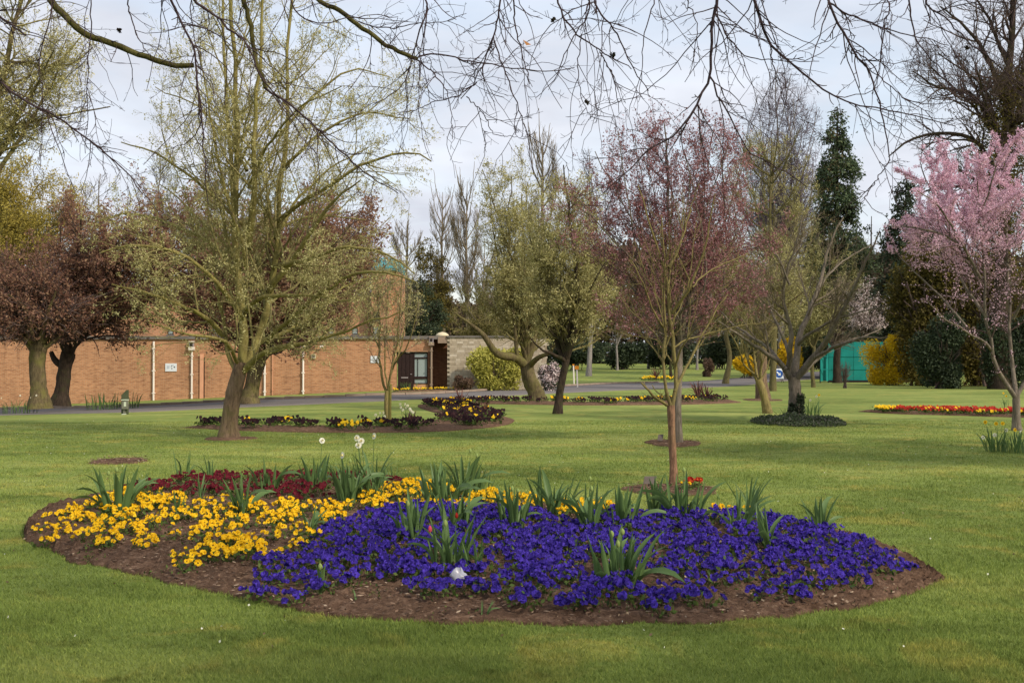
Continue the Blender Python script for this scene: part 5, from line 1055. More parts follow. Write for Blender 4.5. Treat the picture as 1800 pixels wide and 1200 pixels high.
# ---- pansies of the large bed, each plant a thing with its flowers
def fill(poly, spacing, jitter, h=.13, excl=None, mx=9999):
    """spots inside a pixel polygon given at flower height"""
    gp = np.array([Gh(a, b_, h) for a, b_ in poly]); x0, y0 = gp[:, 0].min(), gp[:, 1].min(); x1, y1 = gp[:, 0].max(), gp[:, 1].max(); pts = []
    row = 0; y = y0
    while y < y1:
        x = x0 + (spacing / 2 if row % 2 else 0)
        while x < x1: pts.append((x + rng.normal() * jitter, y + rng.normal() * jitter)); x += spacing
        y += spacing * .87; row += 1
    pts = np.array(pts); k_ = inpoly(pts[:, 0], pts[:, 1], gp[:, :2]) & inpoly(pts[:, 0], pts[:, 1], bedpoly); return pts[k_]
def Gh(px, py, h):
    d = ray(px, py); t_ = (EYE - h) / -d[2]; return np.array([0, 0, EYE]) + d * t_
def plant(c, x, y, z, nf, label, group, rad=.10, gap=1.0, face=True, fs=1.0, name='pansy_plant'):
    T_ = bpy.data.objects.new(name, TM[int(rng.integers(6))]); T_.location = (x, y, z); s_ = rng.uniform(.85, 1.15); T_.scale = (s_, s_, s_); T_.rotation_euler = (0, 0, rng.uniform(0, 6.28)); link(T_); tag(T_, label, 'pansy', group)
    rz0 = T_.rotation_euler.z
    for i in range(nf):
        a = rng.uniform(0, 6.28); r_ = rad * math.sqrt(rng.random()); fx, fy = r_ * math.cos(a), r_ * math.sin(a); fz = rng.uniform(.075, .125) - r_ * .25
        # flowers look outward, up and towards the light behind the viewpoint
        nrm = Vector((math.cos(a) * r_ / rad * .5 + rng.normal() * .3 + .15, math.sin(a) * r_ / rad * .5 + rng.normal() * .3 - .55, .75)); q = nrm.to_track_quat('Z', 'Y'); e = q.to_euler()
        o = bpy.data.objects.new('flower', FM[c][int(rng.integers(len(FM[c])))]); k = rng.uniform(.62, 1.2) * fs
        m_ = Matrix.Rotation(-rz0, 4, 'Z') @ Matrix.Translation((fx, fy, fz)) @ q.to_matrix().to_4x4() @ Matrix.Rotation(rng.normal() * .35, 4, 'Z') @ Matrix.Scale(k, 4)
        o.matrix_basis = m_; link(o, T_)
    return T_
YP = [(75, 915), (95, 892), (140, 880), (165, 868), (240, 870), (330, 880), (450, 886), (590, 892), (640, 885), (670, 862), (720, 842), (760, 848), (850, 860), (930, 872), (1000, 884), (1080, 893), (1110, 910), (1000, 912), (900, 905), (760, 898), (650, 905), (600, 925), (545, 955), (480, 985), (430, 992), (400, 960), (345, 955), (300, 945), (250, 955), (200, 952), (120, 945), (80, 930)]
YP2 = [(295, 985), (320, 960), (400, 950), (450, 970), (430, 995), (300, 990)]
RP = [(215, 862), (245, 842), (350, 822), (440, 822), (540, 818), (640, 822), (700, 838), (712, 850), (660, 870), (600, 878), (540, 882), (450, 880), (350, 872), (250, 868)]
BP_ = [(430, 1010), (470, 980), (560, 955), (600, 925), (650, 905), (760, 895), (900, 903), (1000, 912), (1080, 908), (1200, 905), (1350, 912), (1440, 925), (1520, 945), (1570, 968), (1602, 985), (1570, 1000), (1480, 1020), (1420, 1030), (1330, 1040), (1250, 1052), (1130, 1055), (1050, 1050), (960, 1055), (900, 1048), (860, 1036), (760, 1040), (700, 1020), (600, 1022), (540, 1040), (440, 1022)]
pb = fill(BP_, .228, .035); rng.shuffle(pb); pb = pb[:345]
drop = rng.random(len(pb)) < .06; pb = pb[~drop][:300]
litter = Gh(806, 1012, .05)
tul_keep = []
for x, y in pb:
    if math.hypot(x - litter[0], y - litter[1]) < .17: continue
    dp = 'front' if y < 9.3 else ('middle' if y < 11 else 'rear'); sd_ = 'left' if x < -.5 else ('middle' if x < 1.4 else 'right')
    plant('blue', x, y, bed_h(x, y), int(rng.integers(8, 19)), 'violet-blue pansy plant in the %s of the blue mass, towards its %s' % (dp, {'left': 'left end', 'middle': 'centre', 'right': 'right end'}[sd_]), 'violet-blue pansies, %s %s of the mass' % (dp, sd_), .12, fs=.95, name='blue_pansy')
for x, y in np.vstack([fill(YP, .25, .045), fill(YP2, .24, .04), [Gh(a, b_, .13)[:2] for a, b_ in ((1215, 905), (1228, 903), (1262, 902), (1272, 896), (1282, 900), (1310, 905), (80, 938), (150, 940), (190, 948))]]):
    if rng.random() < .24: continue
    yz = 'front left' if (x < 0 and y < 10.2) else ('far left' if x < -2.6 else ('centre left' if x < -.9 else 'rear'))
    plant('yellow', x, y, bed_h(x, y), int(rng.integers(5, 14)), 'golden yellow pansy plant in the %s of the oval flowerbed' % yz, 'yellow pansies, %s of the oval bed' % yz, .11, fs=.95, name='yellow_pansy')
for x, y in fill(RP, .28, .05):
    if rng.random() < .12: continue
    wz_ = 'left end' if x < -2.9 else ('middle' if x < -1.9 else 'right end')
    plant('wine', x, y, bed_h(x, y), int(rng.integers(5, 11)), 'dark wine-red pansy plant at the %s of the wine-red row behind the yellow ones' % wz_, 'wine-red pansies, %s' % wz_, .11, fs=1.05, name='wine_pansy')

# ---- pansies of the far beds: one mesh per plant, too small to show parts
def far_plant_mesh(name, c, n=6):
    V, Q = leaves_at(rg, np.stack([rg.normal(size=26) * .08, rg.normal(size=26) * .08, rg.uniform(.01, .12, 26)], 1), (.04, .08), .4, .6); mi = [0] * 26
    for i in range(n):
        f = rg.uniform(0, 6.28); r_ = .1 * math.sqrt(rg.random()); th = np.arange(6) * math.pi / 3 + f; q = Vector((rg.normal() * .4, -.8 + rg.normal() * .3, .6)).to_track_quat('Z', 'Y').to_matrix()
        ring = np.array([q @ Vector((.04 * math.cos(a) * (1 if j % 2 else .75), .045 * math.sin(a) * (1 if j % 2 else .75), 0)) for j, a in enumerate(th)]) + [math.cos(f) * r_, math.sin(f) * r_, rg.uniform(.10, .18)]
        b0 = len(V); V = np.vstack([V, ring]); Q = np.vstack([Q, [(b0, b0 + 1, b0 + 2, b0 + 3), (b0, b0 + 3, b0 + 4, b0 + 5)]]); mi += [1, 1]
    return mdata(name, V, Q, [M['pansy_leaf'], M['petal_' + c]], matidx=mi)
FP = {c: [far_plant_mesh('pansy_plant', c, n) for n in (5, 7, 9)] for c in ('yellow', 'black', 'red')}
def far_plants(S_, n, lo, hi, mixf, labels, w_=.42, solo=(), sc_=(.8, 1.25)):
    C_, _, _, nrm, wd = S_; rest = {}
    for i in range(n):
        t_ = rng.uniform(lo, hi); j = int(t_ * (len(C_) - 1)); off = rng.uniform(-1, 1) * wd[j, 0] * 2 * w_; p = C_[j] + nrm[j] * off; c = mixf(t_, off); me = FP[c][int(rng.integers(3))]; s_ = rng.uniform(*sc_); q = np.array([p[0], p[1], float(gz(p[0], p[1])) + .045])
        if c in solo:
            o = inst(solo[c][0], me, q, (0, 0, 0), s_); z_ = solo[c][1][min(int(t_ * len(solo[c][1])), len(solo[c][1]) - 1)]; tag(o, labels[c] + ' ' + z_, 'pansy', solo[c][2] + ' ' + z_)
        else:
            V = np.empty(len(me.vertices) * 3); me.vertices.foreach_get('co', V); V = V.reshape(-1, 3) * s_ + q; Q = np.array([tuple(f.vertices) for f in me.polygons]); mi = np.zeros(len(Q), int); me.polygons.foreach_get('material_index', mi)
            a = rest.setdefault(c, [[], [], [], 0]); a[0].append(V); a[1].append(Q + a[3]); a[2].append(mi); a[3] += len(V)
    for c, (V, Q, mi, _) in rest.items():
        o = mobj('pansies', np.concatenate(V), np.concatenate(Q), [M['pansy_leaf'], M['petal_' + c]], matidx=np.concatenate(mi)); tag(o, labels[c], 'pansies', kind='stuff')
far_plants(SC, 400, .02, .98, lambda t_, o_: 'black' if math.sin(t_ * 90) * .7 + rng.normal() * .8 > -.95 else 'yellow', {'black': 'near-black maroon pansy plant', 'yellow': 'yellow pansies among the dark ones in the long curved bed'}, solo={'black': ('dark_pansy', ('at the left end of the curved bed', 'in the near strip of the curved bed', 'at the bend of the curved bed', 'in the far strip of the curved bed', 'at the right end of the curved bed'), 'dark pansies')})
far_plants(RB, 300, .1, 1, lambda t_, o_: 'yellow' if (o_ < -.82 or t_ < .2 or rng.random() < .08) else 'red', {'red': 'red pansy plant', 'yellow': 'yellow pansies edging the red bed at the right'}, .46, solo={'red': ('red_pansy', ('in the left half of the bed at the right edge', 'in the right half of the bed at the right edge'), 'red pansies')}, sc_=(.7, 1.0))
far_plants(DB, 26, 0, 1, lambda t_, o_: 'yellow', {'yellow': 'yellow flowers in the narrow strip before the dark door'}, sc_=(.7, 1))
for k in range(22):
    p = G(rng.uniform(1125, 1185), rng.uniform(667, 669)); o = inst('pansy_plant', FP['yellow'][k % 3], (p[0], p[1], p[2]), (0, 0, 0), rng.uniform(1.3, 1.9)); tag(o, 'yellow flowering plant in the thin line beyond the path', 'pansy', 'yellow flowers beyond the path')

# ---- tulip and daffodil clumps: single leaves are parts
def blade(L_, w_, bend, fold, n=7, tw=0.0, tipd=0.0):
    V = []; 
    for i, f in enumerate(np.linspace(0, 1, n)):
        a = bend * f ** 1.6; x = L_ * f * math.sin(a) * .9; z = L_ * f * math.cos(a * .8); wd = w_ * (math.sin(math.pi * min(.97, .12 + f * .86)) ** .8) / 2
        if f == 1: wd = .0012
        t_ = tw * f
        for s_, up in ((-1, 0), (0, -fold * wd), (1, 0)):
            V.append((x + up * -1.0, s_ * wd * math.cos(t_), z + s_ * wd * math.sin(t_)))
    Q = [(i * 3 + j, i * 3 + j + 1, i * 3 + j + 4, i * 3 + j + 3) for i in range(n - 1) for j in range(2)]
    return np.array(V), np.array(Q)
BL = {'tulip': [mdata('leaf', *blade(1, w_, b_, .9, 8, t_), M['tulip_leaf'], True) for w_, b_, t_ in ((.11, .18, .5), (.13, .4, -.7), (.10, .08, .3), (.12, .6, .9), (.10, .22, -.4), (.14, 1.15, 1.1), (.09, .14, -.5))],
      'narrow': [mdata('leaf', *blade(1, w_, b_, .8, 7, .2), M['tulip_leaf'], True) for w_, b_ in ((.06, .15), (.055, .4), (.07, .08), (.06, .75))]}
V, Q = tubes([[0, 0, 0], [.01, 0, .5], [0, .01, 1]], [.02, .018, .014], 5); STEM = mdata('stem', V, Q, M['tulip_leaf'], True)
def bud_mesh(name, mat, r_=.014, h=.045):
    th = np.arange(8) * math.pi / 4; V = []
    for f, k in ((0, .45), (.2, .9), (.45, 1), (.7, .8), (.9, .4), (1, .05)): V += [(r_ * k * math.cos(a) * (1 + .12 * math.cos(3 * a)), r_ * k * math.sin(a) * (1 + .12 * math.cos(3 * a)), f * h) for a in th]
    return mdata(name, np.array(V), np.array([(i * 8 + j, i * 8 + (j + 1) % 8, i * 8 + 8 + (j + 1) % 8, i * 8 + 8 + j) for i in range(5) for j in range(8)]), mat, True)
BUD = {'green': bud_mesh('bud', simple('green_bud', S(132, 148, 84))), 'red': bud_mesh('bud', M['petal_red'], .012, .042), 'pink': bud_mesh('bud', M['petal_pink'], .014, .05)}
def daff_mesh(r_=.033):
    parts = []
    for i in range(6):
        V, Q = petal(i * math.pi / 3, r_, r_ * .8, 4, .002, .001, rg); parts.append((V, Q))
    nq = sum(len(q) for _, q in parts); th = np.arange(8) * math.pi / 4; V = np.array([(.009 * math.cos(a), .009 * math.sin(a), 0) for a in th] + [(.013 * math.cos(a), .013 * math.sin(a), .018) for a in th])
    parts.append((V, np.array([(j, (j + 1) % 8, 8 + (j + 1) % 8, 8 + j) for j in range(8)]))); V, Q = join(parts); return V, Q[0], nq
V, Q, nq = daff_mesh(); DF = {'white': mdata('flower', V, Q, [M['petal_white'], simple('corona_cream', S(240, 224, 150))], matidx=[0] * nq + [1] * 8), 'yellow': mdata('flower', V, Q, [M['petal_yellow'], M['eye_yellow']], matidx=[0] * nq + [1] * 8)}
def clump(px, py, n, L_, rad, label, kind='tulip', stems=(), spread=1.0, D=None, group=None, cat=None, h=None, squash=1.0):
    b_ = Gh(px, py, .0 if h is None else h) if D is None else np.array(place(px, D)); x, y = b_[0], b_[1]; z = (bed_h(x, y) if (8 < y < 19 and inpoly([x], [y], bedpoly)[0]) else float(gz(x, y)))
    n = int(n * 1.15); L_ = (L_[0] * .92, L_[1] * 1.06); T_ = thing({'tulip': 'tulip_clump', 'narrow': 'daffodil_clump'}[kind], label, cat or {'tulip': 'tulip', 'narrow': 'daffodil'}[kind], (x, y, z - .005), 0, group)
    for i in range(n):
        a = rng.uniform(0, 6.28); r_ = rad * math.sqrt(rng.random()); me = BL[kind][int(rng.integers(len(BL[kind])))]; l_ = rng.uniform(*L_)
        o = inst('leaf', me, (r_ * math.cos(a), r_ * math.sin(a) * squash, 0), (rng.normal() * .12 * spread, rng.normal() * .12 * spread + .05 * spread, a + rng.normal() * .6), (l_, l_ * rng.uniform(.8, 1.2), l_), T_)
    for dx_, ht, what, col in stems:
        sx, sy = dx_, rng.normal() * .03; s_ = inst('stem', STEM, (sx * .4, sy, 0), (0, math.atan2(sx * .6, ht), 0), (ht * .35, ht * .35, ht), T_)
        top = (sx * .4 + sx * .6, sy, ht)
        if what == 'bud': inst('bud', BUD[col], top, (rng.normal() * .1, 0, 0), 1.0 if col != 'green' else 1.1, T_)
        else:
            q = Vector((rng.normal() * .5 - .3, -1, .25)).to_track_quat('Z', 'Y').to_euler(); inst('flower', DF[col], top, q, 1.0, T_)
    return T_
bu = lambda dx_, ht, c='green': (dx_, ht, 'bud', c)
fl = lambda dx_, ht, c='white': (dx_, ht, 'flower', c)
clump(203, 928, 24, (.22, .5), .13, 'big tulip and leaf clump at the far left of the yellow pansies', stems=[bu(.02, .42), bu(-.08, .38)])
clump(250, 878, 7, (.18, .3), .08, 'small leaf clump at the left end of the wine-red pansies')
clump(312, 925, 6, (.16, .26), .05, 'single upright tulip between the yellow pansies, right of the big left clump')
clump(270, 905, 5, (.16, .26), .05, 'slim tulip shoot behind the big left clump in the yellow pansies')
clump(352, 900, 6, (.22, .34), .05, 'narrow upright shoot where yellow meets wine-red pansies', 'narrow')
clump(425, 930, 16, (.24, .42), .09, 'broad tulip clump in the middle of the yellow pansies')
clump(322, 862, 8, (.22, .42), .08, 'slender leaves sticking up behind the left wine-red pansies', 'narrow')
clump(367, 858, 8, (.22, .40), .07, 'slender leaf tuft in the middle of the wine-red row', 'narrow')
clump(475, 885, 16, (.22, .42), .14, 'arching broad leaf clump in front of the wine-red pansies')
clump(555, 878, 24, (.22, .42), .17, 'dense leafy clump at the right of the wine-red pansies', stems=[fl(.07, .56)])
clump(612, 905, 20, (.3, .52), .12, 'tall leaf clump with one cream daffodil, left of the tall daffodils', stems=[fl(-.06, .5), bu(.02, .42)])
clump(650, 898, 24, (.3, .6), .12, 'tallest clump with three cream daffodils rising above the bed', 'narrow', stems=[fl(-.13, .66), fl(-.10, .62), fl(.05, .68), fl(-.12, .58)])
clump(655, 890, 9, (.25, .36), .14, 'low arching tulip leaves under the tall cream daffodils')
clump(693, 856, 7, (.15, .25), .1, 'small pale leaf tuft at the back of the bed right of the daffodils')
clump(545, 965, 7, (.2, .3), .04, 'two broad tulip leaves at the border of yellow and blue pansies', spread=.5)
clump(572, 955, 3, (.13, .2), .02, 'single upright leaf just inside the blue pansies at the left', spread=.3)
clump(772, 915, 30, (.26, .5), .20, 'largest tulip clump, in the middle of the back of the bed')
clump(822, 892, 20, (.3, .52), .15, 'tall leaf clump right beside the largest one, its tips above the lawn', stems=[bu(.03, .5), bu(.1, .44)])
clump(852, 880, 6, (.2, .32), .08, 'thin drooping leaves at the back, right of the largest clump', 'narrow')
clump(722, 978, 14, (.26, .44), .09, 'tulip clump left of the centre in the blue pansies', stems=[bu(-.02, .3)])
clump(790, 1024, 16, (.24, .42), .12, 'tulip clump with one red and one pink bud beside the white litter', stems=[bu(.05, .36, 'red'), bu(-.14, .26, 'pink'), bu(-.03, .3)])
clump(838, 1030, 7, (.18, .28), .06, 'tulip leaves just right of the white litter')
clump(800, 958, 15, (.26, .44), .12, 'arching tulip leaves in the blue pansies behind the red bud')
clump(900, 955, 16, (.26, .44), .12, 'broad-leaved tulip clump in the centre of the blue pansies', stems=[bu(0, .34), bu(.05, .32)])
clump(970, 928, 22, (.24, .46), .14, 'tall spiky leaf clump in the rear centre of the blue pansies')
clump(1035, 935, 6, (.2, .34), .05, 'slim pair of leaves between two rear clumps of the blue pansies', 'narrow')
clump(1037, 892, 3, (.2, .3), .03, 'lone tulip with a closed bud against the lawn at the back', stems=[bu(0, .3)])
clump(1040, 962, 13, (.26, .44), .08, 'upright tulip clump right of centre in the blue pansies', stems=[bu(0, .36)])
clump(1090, 952, 20, (.22, .4), .15, 'wide tulip clump behind the large right front clump')
clump(1086, 1048, 26, (.24, .48), .14, 'large upright tulip clump at the front right, with closed buds', stems=[bu(-.04, .4), bu(.03, .42), bu(.0, .34)])
clump(1158, 925, 13, (.24, .42), .09, 'leaf clump in the rear of the blue pansies left of the largest right one')
clump(1198, 935, 26, (.24, .44), .17, 'largest clump at the rear right, in front of the rust-barked trunk', stems=[bu(.02, .44)])
clump(1318, 918, 12, (.28, .46), .07, 'tall thin pointed clump standing up against the lawn at the rear right', 'narrow')
clump(1325, 912, 6, (.24, .34), .06, 'arching tulip leaves beside the tall thin pointed clump', spread=1.5)
clump(1300, 962, 13, (.26, .44), .1, 'drooping tulip clump at the right of the blue pansies')
clump(1352, 1000, 7, (.24, .40), .04, 'two wide-spread tulip leaves forming a V at the right', spread=1.3)
clump(1442, 962, 9, (.26, .38), .06, 'rightmost tulip clump in the blue pansies')
clump(566, 1052, 5, (.2, .3), .02, 'small tulip with a bud on the bare soil at the front left', stems=[bu(-.01, .2)])
clump(628, 1064, 3, (.08, .13), .015, 'tiny tulip shoot on the bare front soil', spread=.6)
clump(852, 1088, 6, (.08, .14), .03, 'small green seedling at the front edge of the soil', spread=1.6)
clump(920, 1066, 5, (.08, .14), .05, 'weed seedling in the front soil right of the centre', spread=1.6)
clump(1265, 880, 3, (.05, .09), .02, 'tiny shoot on the lawn beside the rust-barked tree pit')
# other daffodil groups on the lawn
clump(1750, 794, 30, (.25, .45), .17, 'daffodils in yellow and white bloom at the right edge', 'narrow', stems=[fl(-.17, .52, 'yellow'), fl(-.02, .5, 'yellow'), fl(.12, .5, 'yellow'), fl(.2, .38), fl(-.02, .3), fl(-.22, .26)])
clump(1785, 796, 34, (.25, .42), .17, 'dense dark-leaved daffodil clump at the foot of the cherry', 'narrow', stems=[fl(.02, .4, 'yellow'), fl(.1, .36)])
clump(1428, 735, 26, (.3, .55), .22, 'daffodil clump right of the ivy-covered trunk', 'narrow', stems=[fl(.1, .6), fl(.2, .64, 'yellow'), fl(-.05, .5), fl(-.3, .46, 'yellow')])
clump(1380, 740, 14, (.25, .4), .2, 'leafy clump left of the ivy-covered trunk', 'narrow')
clump(1766, 717, 8, (.25, .4), .12, 'few yellow daffodils beyond the red bed, left of the cherry trunk', 'narrow', stems=[fl(-.05, .5, 'yellow'), fl(.06, .4, 'yellow')])
clump(30, 708, 40, (.3, .6), .8, 'white daffodils under the wall left of the mossy trunk', 'narrow', stems=[fl(-.6, .6), fl(.1, .7), fl(.5, .62), fl(.7, .7)], squash=.4)
clump(182, 703, 40, (.3, .75), .7, 'leafy daffodil clump under the wall left of the grey post', 'narrow', squash=.4)
clump(232, 702, 20, (.3, .75), .3, 'leafy daffodil clump under the wall right of the grey post', 'narrow', squash=.4)
clump(718, 688, 24, (.3, .6), .4, 'green spiky leaves in front of the dark door', 'narrow', squash=.4)
clump(712, 745, 12, (.2, .4), .12, 'creamy white hyacinth-like clump in the curved bed', 'narrow', stems=[fl(-.1, .42), fl(0, .5), fl(.06, .46), fl(-.05, .36), fl(.12, .38), fl(.02, .4), fl(.15, .34), fl(.2, .3), fl(-.12, .5)])
clump(668, 747, 12, (.2, .35), .12, 'white flowering clump beside the small staked tree', 'narrow', stems=[fl(-.1, .26), fl(0, .3), fl(.08, .3), fl(.12, .22), fl(-.04, .2)])
# spiky cordylines in the curved bed
CD = [mdata('leaf', *blade(1, .07, b_, .5, 5), simple('cordyline_leaf%d' % i, S(96, 62, 56), .7, .25, 5), True) for i, b_ in enumerate((.1, .5, .9))]
for px, py, s_, lab in ((723, 756, .5, 'red-brown spiky cordyline near the small staked tree'), (810, 712, .6, 'red-brown spiky cordyline at the bend of the curved bed'), (850, 732, .5, 'red-brown spiky cordyline in the tip of the curved bed'), (1228, 702, .8, 'dark spiky cordyline at the right end of the curved bed'), (1243, 705, .7, 'reddish spiky cordyline at the far right end of the curved bed'), (1152, 668, 1.0, 'small spiky plant in the flower line beyond the path')):
    b_ = G(px, py); T_ = thing('cordyline_plant', lab, 'cordyline', b_ + [0, 0, .03], 0, 'spiky cordylines')
    for i in range(22): inst('leaf', CD[i % 3], (rng.normal() * .02, rng.normal() * .02, 0), (rng.normal() * .25, rng.normal() * .3, rng.uniform(0, 6.28)), s_ * rng.uniform(.7, 1.1), T_)
# ------------------------------------------------------------------ small things
def cone_label(*a): pass
# wall signs
def wall_sign(px, py, w_, h_, label, marks):
    x, z = wx(px), wz(py); y = WY - .02
    T_ = thing('wall_sign', label, 'sign', (x, y, z - h_ / 2)); bx('board', (x - w_ / 2, x + w_ / 2, y - .02, WY - .003, z - h_ / 2, z + h_ / 2), M['sign_white'], T_)
    parts = [box(x + a * w_ - .001, x + b_ * w_, y - .0235, y - .0205, z + c_ * h_, z + d * h_) for a, b_, c_, d in ((-.36, -.12, .16, .2), (-.36, -.1, .08, .12), (-.36, -.14, 0, .04), (-.36, -.12, -.08, -.04), (-.36, -.18, -.16, -.12))]
    V, Q = join(parts); mobj('print_lines', V, Q, M['sign_grey'], T_)
    for cx_, cz_, r_ in marks:
        th = np.arange(10) * math.pi / 5; V = np.array([(x + cx_ * w_, y - .024, z + cz_ * h_)] + [(x + cx_ * w_ + r_ * (1 if i % 2 else .45) * math.cos(a), y - .024, z + cz_ * h_ + r_ * (1 if i % 2 else .45) * math.sin(a)) for i, a in enumerate(th)])
        mobj('mark', V, np.array([(0, 1 + (i + 1) % 10, 1 + i) for i in range(10)]), M['sign_ink'], T_)
wall_sign(301, 645.5, .6, .42, 'white notice board with dark star-like marks, left of the hopper-topped downpipe', ((.08, .2, .045), (.3, .04, .06), (.08, -.14, .045), (.02, .08, .025), (.2, .26, .025)))
wall_sign(660, 631.5, .5, .36, 'white notice board with a small dark mark, left of the dark door', ((.42, -.02, .05),))
x, z = wx(551.5), wz(626); T_ = thing('alarm_box', 'small square cream box on the brick wall right of the last white downpipe', 'box', (x, WY, z - .12)); bx('case', (x - .12, x + .12, WY - .09, WY - .003, z - .12, z + .12), M['cream'], T_); bx('cover', (x - .075, x + .075, WY - .105, WY - .0905, z - .075, z + .075), M['coping'], T_)
x, z = wx(567), wz(609); T_ = thing('security_camera', 'small white camera on a dark arm under the roof edge right of the cream box', 'camera', (x, WY, z)); V, Q = tubes([[x + .12, WY, z + .22], [x + .1, WY - .12, z + .1], [x, WY - .2, z + .02]], [.018] * 3, 6); mobj('arm', V, Q, M['dark_gap'], T_); V, Q = tubes([[x + .05, WY - .16, z + .03], [x - .1, WY - .24, z - .03]], [.06, .065], 10); mobj('housing', V, Q, M['white_paint'], T_, True)
# bollard post with a box on the lawn
b_ = G(219, 728); x, y, z = b_; s_ = y / F; hgt = 43 * s_
T_ = thing('service_post', 'mossy square post with a small grey meter box, on the lawn at the left', 'post', b_)
V, Q = box(x - 4 * s_, x + 5 * s_, y - .1, y + .12, z - .1, z + hgt); V[4:6, 2] -= .0; V[[4, 6], 2] -= .16; mobj('post_body', V, Q, M['green_post'], T_)
bx('meter_box', (x - .5 * s_, x + 9 * s_, y - .26, y - .103, z + 10 * s_, z + 25 * s_), M['grey_box'], T_); bx('box_lid', (x - 1.2 * s_, x + 9.6 * s_, y - .28, y - .095, z + 25 * s_ + .001, z + 26.5 * s_), M['pale_plate'], T_)
bx('plate', (x + 3.5 * s_, x + 7.5 * s_, y - .268, y - .2605, z + 14.5 * s_, z + 22.5 * s_), M['pale_plate'], T_); bx('conduit', (x + 1 * s_, x + 4 * s_, y - .2, y - .104, z, z + 9.9 * s_), M['grey_box'], T_); bx('foot', (x - .2 * s_, x + 5 * s_, y - .28, y - .101, z - .02, z + 1.6 * s_), M['pale_plate'], T_)
b_ = G(212, 703); x, y, z = b_; s_ = y / F; T_ = thing('cabinet', 'low brown-grey cabinet against the brick wall behind the mossy post', 'cabinet', b_); bx('body', (x - 3.5 * s_, x + 7 * s_, y, y + .35, z - .1, z + 18 * s_), M['brown_box'], T_); bx('lid', (x - 4 * s_, x + 7.5 * s_, y - .03, y + .37, z + 18 * s_ + .001, z + 19.2 * s_), M['brown_box'], T_)
# orange topped posts
for px, py, hp, lab in ((1015, 681, 38, 'nearer white post with an orange board on top beside the path'), (1009, 676, 34, 'thinner pale post just left of the orange-topped one')):
    b_ = G(px, py); x, y, z = b_; s_ = y / F; T_ = thing('marker_post', lab, 'post', b_, 0, 'marker posts beside the path'); V, Q = tubes([[x, y, z - .1], [x - .02, y, z + hp * s_ * .5], [x - .04, y, z + hp * s_]], [.045] * 3, 8); mobj('pole', V, Q, M['white_paint'], T_, True)
    if hp == 38: bx('board', (x - .04 - 3.6 * s_, x - .04 + 3.6 * s_, y - .08, y - .047, z + 32 * s_, z + 38 * s_), M['orange'], T_)
    else: bx('cap', (x - .1, x + .02, y - .06, y + .06, z + hp * s_, z + hp * s_ + .08), M['orange'], T_)
# A-frame road sign: white arrow on a blue disc
b_ = G(1369, 672); x, y, z = b_; s_ = y / F; T_ = thing('road_sign', 'white folding sign with a blue disc and white arrow standing on the path', 'sign', b_)
hb, ht = z + 6.5 * s_, z + 24 * s_; tl = .06; Wb, Wt = 9 * s_, 6.5 * s_
V = np.array([(x - Wb, y, hb), (x + Wb, y, hb), (x + Wt, y + .2, ht), (x - Wt, y + .2, ht), (x - Wb, y + .03, hb), (x + Wb, y + .03, hb), (x + Wt, y + .23, ht), (x - Wt, y + .23, ht)])
mobj('board', V, np.array([(0, 1, 2, 3), (7, 6, 5, 4), (0, 4, 5, 1), (1, 5, 6, 2), (2, 6, 7, 3), (3, 7, 4, 0)]), M['sign_white'], T_)
cx_, cz_ = x + .8 * s_, (hb + ht) / 2; yy = lambda zz_: y + .2 * (zz_ - hb) / (ht - hb)
def plate(name, pts, off, mat): 
    P_ = np.array([(a, yy(c_) - off, c_) for a, c_ in pts]); return mobj(name, P_, np.array([list(range(len(P_)))]), mat, T_)
plate('blue_disc', [(cx_ + 7 * s_ * math.cos(a), cz_ + 7 * s_ * math.sin(a)) for a in np.linspace(0, 2 * math.pi, 25)[:-1]], .006, M['sign_blue'])
u = s_ * 1.0; R45 = lambda a, c_: (cx_ + (a * .707 - c_ * .707) * u, cz_ + (a * .707 + c_ * .707) * u)
plate('arrow_shaft', [R45(-1.1, -1), R45(1.1, -1), R45(1.1, 5), R45(-1.1, 5)], .012, M['sign_white'])      # arrow pointing down to the left
plate('arrow_head', [R45(0, -1) if 0 else R45(-3.4, 0.6 - 1), R45(0, -4.6), R45(3.4, -.4)], .014, M['sign_white'])
for sx in (-1, 1):
    V, Q = tubes([[x + sx * Wb * .9, y - .03, z], [x + sx * Wb * .8, y + .02, (z + hb) / 2], [x + sx * Wb * .75, y + .05, hb + .02]], [.02] * 3, 5); mobj('leg', V, Q, M['dark_gap'], T_)
    V, Q = tubes([[x + sx * Wb * .9, y + .6, z], [x + sx * Wt * .9, y + .42, (z + ht) / 2], [x + sx * Wt * .8, y + .24, ht]], [.02] * 3, 5); mobj('leg', V, Q, M['dark_gap'], T_)
# memorial plaques on stakes
for px, py, w_, h_, lab in ((1141, 862, 21, 11, 'small bronze plaque on a stake left of the rust-barked trunk'), (1160, 779, 9, 9, 'small dark plaque on a stake at the foot of the grey plum trunk')):
    b_ = G(px, py); x, y, z = b_; s_ = y / F; T_ = thing('plaque', lab, 'plaque', b_, 0, 'plaques at the trees'); V, Q = box(-w_ * s_ / 2, w_ * s_ / 2, -.006, .006, 0, h_ * s_ * 1.15); sk = np.array([(a + .25 * c_, b2 + .45 * c_, c_) for a, b2, c_ in V]); sk += [x, y, z + 12 * s_ * (w_ / 21)]
    mobj('plate', sk, Q, M['plaque'], T_); bx('stake', (x - .008, x + .008, y + .02, y + .035, z - .05, z + 13 * s_ * (w_ / 21)), M['plaque'], T_)
